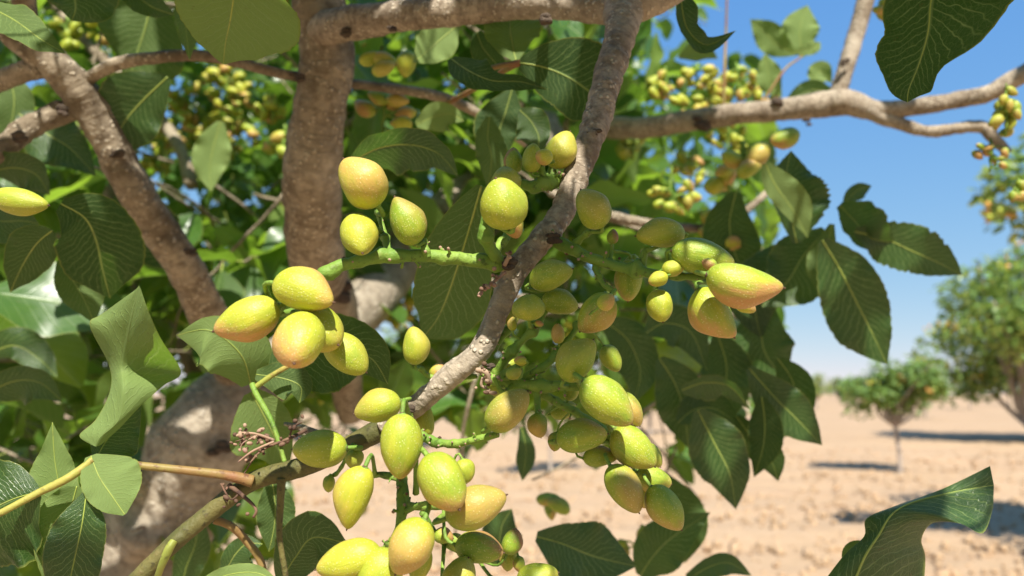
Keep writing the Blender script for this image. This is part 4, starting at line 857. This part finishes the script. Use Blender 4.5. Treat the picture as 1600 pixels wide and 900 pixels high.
for args in [
    (598, 96, .40, 22, 3, 42, "three fruits in the shade just under the top branch, beside the upright branch", 1, None, (.1, .3), (.4, .6)),
    (640, 98, .42, 8, 1, 36, "single bright fruit hanging under the sunlit patches of the top branch", 2, None, (0, .1), (.5, .7)),
    (600, 185, .46, 36, 8, 34, "loose fruit group behind the thin branch right of the upright branch", 3, None),
    (1225, 213, .52, 6, 1, 42, "single dull orange fruit hanging right under the long right branch", 4, None, (.9, 1), (.2, .3)),
    (1160, 246, .53, 24, 3, 44, "shaded fruits beneath the long right branch, left of the scalloped leaf", 5, None, (.4, .7), (.4, .6)),
    (1140, 290, .56, 26, 5, 36, "sun struck orange and yellow fruits above the oblong green fruit", 6, None),
    (1128, 352, .58, 28, 5, 36, "yellow fruits behind the three large orange tipped ones", 7, None, (.2, .6)),
    (1050, 300, .66, 36, 12, 22, "small red and yellow fruits left of the scalloped leaf, deep in the canopy", 8, None),
    (1150, 385, .52, 8, 2, 40, "pair of glowing orange fruits above the largest fruit", 9, None, (.7, 1), (.8, 1)),
    (1572, 178, .46, 26, 13, 24, "green and yellow cluster at the right edge at the end of the crooked side branch", 10, None, (.1, .5), (.3, .8), 1, 1.5),
    (1548, 245, .47, 26, 8, 20, "dark little fruits hanging under the end of the crooked side branch", 11, None, (.5, .9), (.0, .2)),
    (1592, 300, .47, 14, 5, 24, "cluster of dark fruits cut off by the right edge", 12, None, (.5, .9), (.0, .2)),
    (1382, 18, .5, 12, 3, 24, "few fruits peeking down beside the large dark leaf at the top", 13, None, (.3, .6), (.3, .5)),
    (1090, 145, .80, 42, 26, 22, "orange and yellow cluster against the sky right of the fruiting branch", 14, None),
    (1150, 140, .84, 38, 22, 20, "sunlit yellow cluster beside the pale young leaves", 15, None),
    (1140, 215, .85, 34, 16, 18, "tiny lime fruits just below the long right branch", 16, None, (0, .3), (.5, .8)),
    (300, 165, 1.15, 44, 24, 21, "yellow and orange cluster nearest the slanting left branch", 17, GB),
    (355, 130, 1.2, 40, 20, 20, "topmost yellow cluster just under the thin arching branch", 18, GB),
    (340, 215, 1.2, 42, 22, 20, "lowest cluster in the bright sky gap between the left branches", 19, GB),
    (270, 210, 1.25, 34, 14, 20, "small yellow cluster at the lower left of the bright sky gap", 20, GB),
    (165, 35, .9, 30, 14, 22, "yellow cluster against the sky gap in the upper left corner", 21, None),
    (105, 50, .9, 22, 9, 22, "green cluster behind the grey green corner leaf", 22, None, (.1, .3), (.3, .6)),
    (455, 40, 1.0, 40, 16, 20, "yellow cluster right of the large backlit leaf", 23, None),
    (445, 225, .8, 28, 7, 30, "fruits in sun and shade left of the upright branch", 24, None),
    (70, 560, 1.3, 40, 18, 20, "yellow glints of a cluster low on the left between dark leaves", 25, None),
    (320, 565, 1.3, 30, 12, 20, "yellow cluster glinting above the trunk", 26, None),
    (545, 790, 1.4, 24, 8, 18, "cluster in shadow behind the slender yellow fruit", 27, None, (.1, .4), (.3, .6)),
    (860, 790, .50, 26, 4, 34, "four small dark fruits silhouetted against the soil below the drooping cluster", 28, None, (.4, .9), (.1, .3), 1, .5),
    (1000, 860, .56, 30, 7, 32, "brownish blurred fruits in the bottom leaves", 29, None, (.5, .9), (.2, .6)),
    (560, 60, .9, 24, 9, 22, "cluster between the top branch and the upright branch", 31, None),
    (385, 190, 1.1, 36, 18, 20, "rightmost cluster of the bright gap, towards the upright branch", 32, GB),
    (250, 250, 1.1, 30, 12, 20, "green and orange fruits right of the sunlit slanting branch", 33, None),
    (150, 10, .8, 24, 10, 24, "pale yellow cluster at the very top left between leaves", 34, None),
    (425, 170, .9, 22, 10, 22, "yellow cluster close to the left side of the upright branch", 35, None),
    (1040, 130, .85, 24, 12, 20, "small orange cluster right of the fruiting branch near the top", 36, None, (.6, 1), (.5, 1)),
    (1195, 150, .8, 20, 9, 20, "few orange fruits right above the long right branch", 37, None, (.6, 1), (.5, 1)),
    (990, 230, .75, 22, 8, 22, "shaded green fruits right of the speckled branch", 38, None, (0, .3), (.2, .5)),
    (1080, 260, .75, 26, 10, 20, "lime and orange fruits deep behind the oblong green fruit", 39, None),
    (1120, 600, .7, 22, 6, 22, "few dull fruits among the drooping leaves on the right", 40, None, (.2, .6), (.2, .5)),
    (880, 520, .8, 22, 6, 20, "small bright fruits glimpsed between the shaded green ones", 41, None, (0, .3), (.5, .8)),
    (520, 610, .9, 24, 8, 22, "yellow green fruits in the shade behind the five yellow ones", 42, None, (0, .3), (.4, .7)),
    (620, 480, 1.2, 30, 8, 22, "far fruits seen in the gap above the olive leaf", 30, None),
]: far_cluster(*args)

# ---------------------------------------------------------------- canopy behind
DENSE = [(-200, -200, 985, 640), (985, 185, 1215, 560), (960, 560, 1180, 640), (1060, 640, 1160, 760), (-200, 600, 330, 1000), (330, 640, 470, 1000), (470, 640, 760, 690), (460, 800, 620, 960), (960, 860, 1120, 960)]
SPARSE = [(985, -100, 1110, 190), (640, 690, 740, 960), (760, 640, 960, 665)]
HOLES = [(190, 60, 24), (175, 55, 20), (60, 128, 16), (372, 212, 24), (415, 20, 16), (640, 470, 34), (600, 505, 26), (1090, 240, 26), (1105, 300, 30), (820, 455, 22), (925, 420, 22), (940, 450, 18), (950, 590, 30), (265, 600, 18), (290, 560, 22),
         (170, 500, 14), (280, 690, 16), (225, 690, 12), (310, 320, 16), (400, 320, 16), (345, 150, 18), (300, 180, 16), (500, 590, 14), (700, 560, 16), (860, 560, 14), (1045, 255, 16), (870, 100, 22), (440, 560, 12), (90, 640, 12), (250, 560, 16)]
CLR = [(320, 165, 80, 1.2), (385, 190, 30, 1.1), (455, 45, 40, 1.0), (160, 35, 40, .9), (1110, 140, 85, .9), (1150, 205, 60, .85), (1160, 246, 34, .53), (1140, 290, 40, .56), (1128, 352, 36, .58), (1050, 300, 46, .66), (445, 225, 36, .8), (250, 250, 30, 1.1), (600, 140, 50, .46), (1230, 80, 70, .8)]
def inside(px, py, rects): return any(a <= px <= c and b <= py <= d for a, b, c, d in rects)
def acc(r):
    def f(c, pr, L):
        x, y, d = pr
        if d < .5: return False
        for hx, hy, hr, hd in CLR:
            if d < hd + .1 and (x - hx) ** 2 + (y - hy) ** 2 < (hr + L * F / d * .4) ** 2: return False
        e = L * F / d * .45
        for hx, hy, hr in HOLES:
            if (x - hx) ** 2 + (y - hy) ** 2 < (hr + e * .5) ** 2: return r.random() < .12
        if inside(x, y, DENSE):
            if x > 940 and x + e * .6 > 1240: return False
            if y + e * .5 > 660 and 420 < x < 1060: return r.random() < .25
            if .42 < d < .6 and 520 < x < 1000 and 430 < y < 640: return False
            return True
        if inside(x, y, SPARSE): return r.random() < .3
        return False
    return f
r = random.Random(11); A = acc(r)
for i in range(1150):
    d = .62 + 2.2 * r.random() ** .85
    px = r.uniform(-200, 1230); py = r.uniform(-220, 960) if px < 450 else r.uniform(-220, 680)
    p = P(px, py, d)
    if p.z < .45: continue
    shoot(p, Vector((r.gauss(0, 1), r.gauss(0, 1), r.gauss(0, .8) + .2)), r.uniform(.14, .26), r.randrange(6, 10), r.uniform(.065, .10), r, A)
# smaller sprays of leaves further into the crown
SM = [(-100, -100, 985, 620), (960, 150, 1200, 420), (985, 60, 1200, 180)]
def small(c, pr, L):
    x, y, d = pr
    if d < .9 or not inside(x, y, SM): return False
    if y < 200 and x > 985 and r.random() < .45: return False
    for hx, hy, hr in HOLES:
        if (x - hx) ** 2 + (y - hy) ** 2 < (hr * .75) ** 2: return False
    for hx, hy, hr, hd in CLR:
        if d < hd + .12 and (x - hx) ** 2 + (y - hy) ** 2 < (hr + L * F / d * .4) ** 2: return False
    return True
for i in range(420):
    p = P(r.uniform(-120, 1210), r.uniform(-120, 620), r.uniform(1.0, 2.6))
    shoot(p, Vector((r.gauss(0, 1), r.gauss(0, 1), r.gauss(0, .8) + .2)), r.uniform(.08, .15), r.randrange(6, 10), r.uniform(.05, .07), r, small, rad=.0014)
# unseen crown leaves added overhead and behind the camera to throw the dappled shade
def dead(c, pr, L):
    if (c - CAM).length < .16 or abs(pr[2]) < .03: return False
    if pr[2] < 0: return True
    m = 40 + .75 * L * F / pr[2]
    return not (-m < pr[0] < 1600 + m and -m < pr[1] < 900 + m)
r2 = random.Random(5)
SHADE = []      # (x, y, depth, reach towards the sun, radius)
def shade_from(px, py, d, s, n=1, rad=.0, size=.09):
    for i in range(n):
        c = P(px, py, d) + SUN * s + Vector((r2.uniform(-1, 1), r2.uniform(-1, 1), r2.uniform(-1, 1))) * rad
        dr = Vector((r2.gauss(0, 1), r2.gauss(0, 1), -.2)).normalized()
        if not dead(c, proj(c), size): continue
        pending.append((.001, r2.randrange(10), orient(c - dr * size * .6, dr, (SUN + Vector((r2.gauss(0, .35), r2.gauss(0, .35), 0))).normalized(), size)))
        twig_jobs.append(([c - dr * size * .6, c - dr * size * .6 + Vector((r2.gauss(0, .02), r2.gauss(0, .02), .05)), c - dr * size * .4 + Vector((0, .03, .12))], .0018))
LIT = [(1285, 430, .45, .010), (1130, 690, .43, .008), (1250, 650, .44, .007), (120, 380, .34, .008), (210, 60, .47, .012), (870, 110, .33, .007), (60, 230, .46, .012), (945, 235, .5, .01), (475, 456, .205, .016), (386, 498, .208, .012), (455, 533, .20, .018), (430, 490, .21, .02), (565, 300, .222, .014), (560, 368, .22, .014), (800, 310, .222, .008), (885, 228, .258, .008), (640, 400, .232, .018), (720, 405, .236, .01),
       (1163, 430, .205, .012), (1031, 478, .226, .010), (1117, 480, .218, .010), (700, 590, .243, .02), (745, 550, .243, .012), (627, 690, .208, .02), (680, 740, .202, .016), (555, 777, .212, .018), (641, 854, .2, .018), (545, 876, .206, .016), (600, 890, .204, .014),
       (750, 775, .212, .012), (610, 636, .218, .008), (485, 705, .224, .010), (720, 690, .23, .014), (630, 760, .226, .012), (200, 540, .24, .022), (170, 640, .24, .016), (175, 765, .23, .012), (85, 725, .25, .012), (410, 690, .288, .012), (120, 730, .23, .010), (40, 785, .225, .008),
       (195, 285, .45, .02), (215, 335, .455, .012), (305, 455, .5, .010), (205, 850, .58, .016), (370, 640, .57, .012), (240, 790, .57, .012), (690, 75, .385, .012), (600, 240, .33, .008), (20, 50, .28, .008), (1215, 300, .45, .012), (1420, 385, .46, .010), (1385, 560, .45, .01), (840, 225, .35, .008), (1500, 780, .25, .004), (450, 830, .27, .01), (608, 14, .36, .007), (690, 8, .35, .008), (840, 2, .335, .012), (1180, 178, .66, .04), (1310, 155, .64, .035), (1345, 40, .65, .04), (1480, 200, .63, .05), (1500, 150, .62, .03), (1572, 178, .46, .03),
       (320, 165, 1.2, .09), (1110, 140, .8, .07), (1230, 70, .75, .08), (455, 40, 1.0, .06), (20, 310, .235, .015), (290, 540, .275, .012), (440, 850, .27, .008), (985, 705, .222, .010), (950, 610, .21, .008)]
LITP = [(P(a, b_, c), e) for a, b_, c, e in LIT]
for i in range(520):
    dd = .55 + 2.1 * r2.random(); LITP.append((P(r2.uniform(-50, 1230), r2.uniform(-50, 700), dd), r2.uniform(.0, .04) + .045 * dd))
def casts(c, pr, L):
    if not dead(c, pr, L): return False
    for p, e in LITP:
        q = c - p; t = q.dot(SUN)
        if t > 0 and (q - SUN * t).length < e + L * .48: return False
    return True
def covers(c, pr, L, dr, cd):
    if not dead(c, pr, L): return False
    sd_ = dr.cross(SUN).normalized(); dp = sd_.cross(SUN)
    for (lx, ly, ld, le), (p, e) in zip(LIT, LITP):
        if abs(ld - cd) > .22: continue
        q = c - p; t = q.dot(SUN)
        if t > 0 and (q.dot(dp) / (L * .5 + e * .6)) ** 2 + (q.dot(sd_) / (L * .3 + e * .6)) ** 2 < 1: return False
    return True
COVER = [(350, 30, .25, .03), (390, 60, .25, .02), (320, 50, .25, .02)] + [(495, y_, .44, .035) for y_ in range(40, 430, 45)] + [(535, 60, .40, .02), (580, 30, .38, .012), (650, 30, .36, .012), (740, 20, .35, .02), (900, 10, .33, .02), (960, 30, .31, .02)] + \
 [(100, 130, .42, .03), (150, 200, .43, .03), (235, 365, .46, .02), (262, 420, .47, .02), (60, 190, .41, .03), (10, 225, .40, .03), (250, 90, .41, .03), (400, 105, .41, .03), (620, 140, .44, .03), (130, 400, .34, .04), (50, 400, .335, .03),
  (30, 230, .40, .04), (100, 240, .46, .04), (200, 190, .43, .04), (210, 80, .47, .05), (40, 600, .40, .03), (120, 470, .36, .03), (110, 0, .33, .04), (250, 20, .36, .04),
  (720, 330, .29, .02), (700, 440, .28, .02), (690, 500, .28, .02), (880, 120, .33, .03), (930, 90, .33, .02), (600, 240, .33, .02), (660, 240, .33, .02), (780, 110, .33, .03), (830, 60, .35, .03), (955, 110, .285, .012), (935, 190, .272, .012), (905, 262, .262, .012), (860, 355, .252, .012), (820, 400, .248, .008), (785, 470, .245, .008),
  (861, 431, .234, .012), (827, 480, .23, .01), (931, 490, .226, .012), (903, 562, .222, .012), (872, 473, .24, .012), (793, 640, .218, .012), (909, 682, .222, .012), (976, 764, .22, .014), (1040, 794, .22, .014), (983, 438, .245, .01), (850, 603, .233, .01), (900, 640, .236, .01),
  (1032, 366, .232, .01), (1098, 395, .224, .008), (960, 416, .238, .012), (634, 345, .228, .008), (925, 326, .234, .012), (540, 300, .222, .006), (803, 251, .258, .008), (790, 282, .25, .008), (648, 540, .236, .012), (749, 857, .226, .012), (543, 545, .222, .008), (500, 500, .212, .008),
  (1240, 300, .46, .05), (1350, 350, .46, .04), (1430, 390, .46, .04), (1340, 480, .45, .05), (1370, 540, .45, .03), (1280, 560, .45, .04), (1240, 420, .48, .06), (1230, 650, .44, .05), (1130, 720, .43, .05), (1120, 620, .43, .05), (1190, 500, .5, .06), (1190, 700, .43, .04), (1060, 560, .47, .05), (1060, 640, .47, .05),
  (1450, 50, .265, .025), (1420, 120, .265, .015), (1500, 10, .265, .02), (1400, 830, .25, .025), (1500, 790, .25, .018), (1340, 885, .25, .02), (1440, 790, .25, .02), (1100, 60, .33, .02), (1070, 15, .33, .02), (1060, 190, .70, .05), (1425, 168, .63, .02), (1570, 130, .60, .03), (1325, 105, .64, .02),
  (340, 640, .57, .05), (300, 750, .57, .04), (270, 860, .57, .04), (360, 590, .27, .02), (330, 560, .27, .012), (470, 600, .275, .02), (560, 560, .28, .02), (900, 850, .37, .05), (950, 870, .37, .05), (20, 850, .225, .03), (120, 850, .226, .03), (210, 700, .24, .01), (230, 500, .245, .008), (500, 850, .27, .02), (480, 740, .25, .015), (420, 750, .25, .012), (560, 690, .25, .012),
  (420, 640, .28, .015), (640, 500, .88, .06), (870, 190, 1.1, .08), (600, 460, .8, .06), (1100, 350, .58, .05)]
for (cx, cy, cd, cr) in COVER:  # leaves added out of view on the sun side to shade each spot
    t0 = P(cx, cy, cd); e1 = SUN.orthogonal().normalized(); e2 = SUN.cross(e1)
    got = 0; L0 = min(.09, max(.032, cr * 2.0)); need = 2 if cr < .02 else 3
    if cr > .035: need = 5
    for k in range(400):
        L = L0 * r2.uniform(.8, 1.15)
        a_ = r2.uniform(0, 6.28); q_ = cr * math.sqrt(r2.random()) * .8
        c = t0 + SUN * r2.uniform(.2, .42 if cr < .02 else .75) + e1 * q_ * math.cos(a_) + e2 * q_ * math.sin(a_)
        dr = (e1 * r2.gauss(0, 1) + e2 * r2.gauss(0, 1) - SUN * r2.uniform(0, .3)).normalized(); up = (SUN + Vector((r2.gauss(0, .25), r2.gauss(0, .25), r2.gauss(0, .2)))).normalized()
        if not covers(c, proj(c), L, dr, cd): continue
        base = c - dr * L * .6
        pending.append((.001, r2.randrange(10), orient(base, dr, up, L))); got += 1
        tp_ = base - dr * .03 + Vector((0, 0, .03))
        if all((tp_ - lp - SUN * (tp_ - lp).dot(SUN)).length > le for lp, le in LITP[:len(LIT)]): twig_jobs.append(([base, base - dr * .015 + Vector((0, 0, .01)), tp_], .0012))
        if got >= need: break
    if got < need: print("uncovered", cx, cy, got)
for i in range(1300):
    px = r2.uniform(-100, 1330); py = r2.uniform(-80, 760) if px > 350 else r2.uniform(-80, 950)
    d = .22 + 1.6 * r2.random() ** 1.8
    if px > 1250: d = r2.uniform(.22, .5)
    if px > 1000 and d > .55: continue
    p = P(px, py, d) + SUN * r2.uniform(.2, .7) * (1 + d)
    if not dead(p, proj(p), .1): continue
    shoot(p, Vector((r2.gauss(0, 1), r2.gauss(0, 1), r2.gauss(0, .6))), r2.uniform(.12, .2), 7, r2.uniform(.07, .1), r2, casts, clear=LITP[:len(LIT)])
for i in range(330):
    p = Vector((r2.uniform(-3.0, 1.0), r2.uniform(-1.6, 2.6), r2.uniform(2.1, 3.2)))
    shoot(p, Vector((r2.gauss(0, 1), r2.gauss(0, 1), r2.gauss(0, .5))), .24, 8, .10, r2, casts, clear=LITP[:len(LIT)])

pending.sort(key=lambda t: -t[0])
room = max(0, 292 - parts_count['leaf'])
for sz, k, m in pending[:room]:
    o = link("leaf", SHM[k], tree); o.matrix_basis = m
rest = pending[room:]
V = []; Fc = []; U = []; MI = []; T = []
for sz, k, m in rest:
    v, f, u, mi = SH[k]; b0 = len(V); tn = rnd.random()
    V += [m @ Vector(q) for q in v]; Fc += [tuple(i + b0 for i in q) for q in f]; U += u; MI += mi; T += [tn] * len(v)
link("foliage", mesh("foliage", V, Fc, [M_LEAFB, M_RIB], uv=U, midx=MI, tint=T), tree, kind='stuff')  # canopy leaves joined with the unseen ones added for shade
bb = Buf()
for i, (pts, rad) in enumerate(twig_jobs):
    rr = [rad * (1 - .5 * j / (len(pts) - 1)) for j in range(len(pts))]
    if i < 250:
        b = Buf(); b.tube(pts, rr, 6); b.obj("twig", [M_LIMB], tree)
    else: bb.tube(pts, rr, 5)
if bb.V: bb.obj("fine_twigs", [M_LIMB], tree, kind='stuff')  # canopy twigs plus those of the added shade leaves
print("leaves", parts_count, len(pending), "twigs", len(twig_jobs))

# ---------------------------------------------------------------- orchard behind
def crown_mesh(seed, n, size, rx, rz, leafs):
    r = random.Random(seed); V = []; Fc = []; U = []; T = []; lobes = []
    for i in range(26):
        a = r.uniform(0, 6.28); e = math.asin(r.uniform(-.75, 1)); q = r.uniform(.35, .95)
        if i < 6: q *= .35
        lobes.append((Vector((rx * q * math.cos(a) * math.cos(e), rx * q * math.sin(a) * math.cos(e), rz * q * math.sin(e))), r.uniform(.2, .40) * rx))
    FV, FF = [], []; nf = 0
    for i in range(n):
        c, rad = lobes[r.randrange(26)]; p = c + Vector((r.gauss(0, 1), r.gauss(0, 1), r.gauss(0, .8))).normalized() * rad * r.random() ** .35
        d = Vector((r.gauss(0, 1), r.gauss(0, 1), r.gauss(0, .6) - .3)).normalized(); up = (Vector((0, 0, 1)) + Vector((r.gauss(0, .5), r.gauss(0, .5), 0))).normalized()
        L = size * r.uniform(.7, 1.3); m = orient(p, d, up, L); b0 = len(V); cz = r.uniform(-.12, .12)
        for q, u in (((0, 0, 0), (.5, 0)), ((.27, .3, .07), (1, .3)), ((.25, .65, .05), (1, .6)), ((0, 1, cz), (.5, 1)), ((-.25, .65, .05), (0, .6)), ((-.27, .3, .07), (0, .3)), ((0, .45, 0), (.5, .45))):
            V.append(m @ Vector(q)); U.append(u); T.append(r.random())
        Fc += [(b0, b0 + 1, b0 + 6), (b0 + 1, b0 + 2, b0 + 6), (b0 + 2, b0 + 3, b0 + 6), (b0 + 3, b0 + 4, b0 + 6), (b0 + 4, b0 + 5, b0 + 6), (b0 + 5, b0, b0 + 6)]
    fb = Buf()
    for k in range(leafs):
        c, rad = lobes[r.randrange(26)]; cc = c + Vector((r.gauss(0, 1), r.gauss(0, 1), r.gauss(0, 1))).normalized() * rad * 1.0
        for j in range(9): fb.blob(cc + Vector((r.gauss(0, 1), r.gauss(0, 1), r.gauss(0, 1))) * size * .5, size * .16, Vector((0, 0, 1)), 1.3, mat=0 if r.random() < .5 else 1, n=5, m=4)
    tb = Buf()      # limbs from the fork into the crown
    for c, rad in lobes[:16]:
        s = Vector((0, 0, -rz * .95)); mid = s.lerp(c, .5) + Vector((r.gauss(0, .06), r.gauss(0, .06), -.05)) * rx
        w0 = rx * .03; pts = [Vector(q) for q in catmull([tuple(s), tuple(mid), tuple(c), tuple(c + (c - mid) * .4)], 9)]
        tb.tube(pts, [w0 * (1 - .09 * i) for i in range(9)], 6)
    return (mesh("crown", V, Fc, [M_LEAFF], uv=U, tint=T), mesh("fruit", fb.V, fb.F, [M_FR1, M_FR2], uv=fb.U, midx=fb.M), mesh("limb", tb.V, tb.F, [M_PALEB], uv=tb.U))
M_FR1 = simple_material("orange_fruit", (.60, .27, .07), (.55, .34, .07), .5, 30)
M_FR2 = simple_material("yellow_green_fruit", (.45, .46, .06), (.36, .42, .05), .5, 30)
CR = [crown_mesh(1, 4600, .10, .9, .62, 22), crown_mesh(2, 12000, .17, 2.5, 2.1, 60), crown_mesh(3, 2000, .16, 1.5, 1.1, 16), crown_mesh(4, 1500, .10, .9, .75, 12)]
def gz(x, y): return .12 * noise.noise(Vector((x * .04, y * .04, 5)))
def orchard(x, y, cz, kind, sc, rot, label, group=None, lean=0, tr=.035):
    g0 = gz(x, y) - .05; root = empty("orchard_tree", (x, y, g0), label, "tree", group)
    cm, fm, lm = CR[kind]
    h = [.62, 2.0, 1.1, .75][kind] * sc
    b = Buf(); top = Vector((x + lean, y, cz - h * .93))
    pts = [Vector(q) for q in catmull([(x, y, g0), (x - lean * .2, y, g0 + (top.z - g0) * .45), tuple(top), tuple(top + Vector((0, 0, .12)))], 14)]
    b.tube(pts, [tr * 1.35] + [tr * 1.05] * 3 + [tr] * 10, 10, bump=.1, bscale=6); b.obj("trunk", [M_PALEB], root)
    for nm, me, kd in (("crown", cm, 'stuff'), ("fruit", fm, 'stuff'), ("limbs", lm, None)):
        o = link(nm, me, root, kind=kd); o.matrix_basis = Matrix.Translation((x + lean, y, cz)) @ Matrix.Rotation(rot, 4, 'Z') @ Matrix.Scale(sc, 4)
def gp(px, py, dd):      # ground point seen at px at distance dd
    q = P(px, py, dd); return q.x, q.y
def dist_for(py):        # distance along the ground of picture row py
    ang = math.atan((py - 450) / F) - PITCH; return CAM.z / math.tan(ang)
def onground(px, py): y = dist_for(py); return (px - 800) / F * y / math.cos(PITCH) * 1.0, y
GO = "distant orchard trees in the row at the horizon"
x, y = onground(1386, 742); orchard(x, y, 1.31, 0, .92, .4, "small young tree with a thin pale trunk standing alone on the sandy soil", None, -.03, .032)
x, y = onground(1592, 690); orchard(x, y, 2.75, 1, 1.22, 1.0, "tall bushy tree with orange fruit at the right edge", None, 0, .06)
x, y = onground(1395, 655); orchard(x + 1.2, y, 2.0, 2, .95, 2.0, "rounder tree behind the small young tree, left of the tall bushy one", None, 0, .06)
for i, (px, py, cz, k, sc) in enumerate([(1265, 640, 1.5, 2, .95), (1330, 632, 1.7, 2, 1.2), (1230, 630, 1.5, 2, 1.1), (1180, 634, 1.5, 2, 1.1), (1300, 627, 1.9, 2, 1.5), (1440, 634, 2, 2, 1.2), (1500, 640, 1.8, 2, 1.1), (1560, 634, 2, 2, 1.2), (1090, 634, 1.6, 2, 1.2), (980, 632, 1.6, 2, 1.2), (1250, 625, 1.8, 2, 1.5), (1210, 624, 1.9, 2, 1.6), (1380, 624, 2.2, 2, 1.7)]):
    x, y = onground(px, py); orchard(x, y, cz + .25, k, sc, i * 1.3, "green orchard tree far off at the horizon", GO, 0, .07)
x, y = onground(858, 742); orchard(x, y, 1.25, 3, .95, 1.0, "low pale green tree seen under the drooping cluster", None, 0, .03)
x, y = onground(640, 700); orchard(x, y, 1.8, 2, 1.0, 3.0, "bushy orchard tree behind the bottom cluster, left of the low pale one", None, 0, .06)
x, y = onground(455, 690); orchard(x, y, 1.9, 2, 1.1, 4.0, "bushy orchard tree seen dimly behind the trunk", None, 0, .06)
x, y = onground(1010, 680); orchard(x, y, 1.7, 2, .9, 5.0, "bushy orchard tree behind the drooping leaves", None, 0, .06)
# two unseen trees added to block low sky light, then the neighbour just outside the right edge whose shade falls into the lower right corner
orchard(-1.2, -6.5, 2.9, 1, .95, 0.3, "unseen orchard tree added behind the viewer to the left, blocking low sky", None, 0, .06)
orchard(3.6, -7.5, 2.9, 1, .95, 1.7, "unseen orchard tree added behind the viewer to the right, blocking low sky", None, 0, .06)
orchard(5.5, 5.0, 2.6, 1, .72, 2.2, "orchard tree just outside the right edge that shades the lower right corner", None, 0, .06)
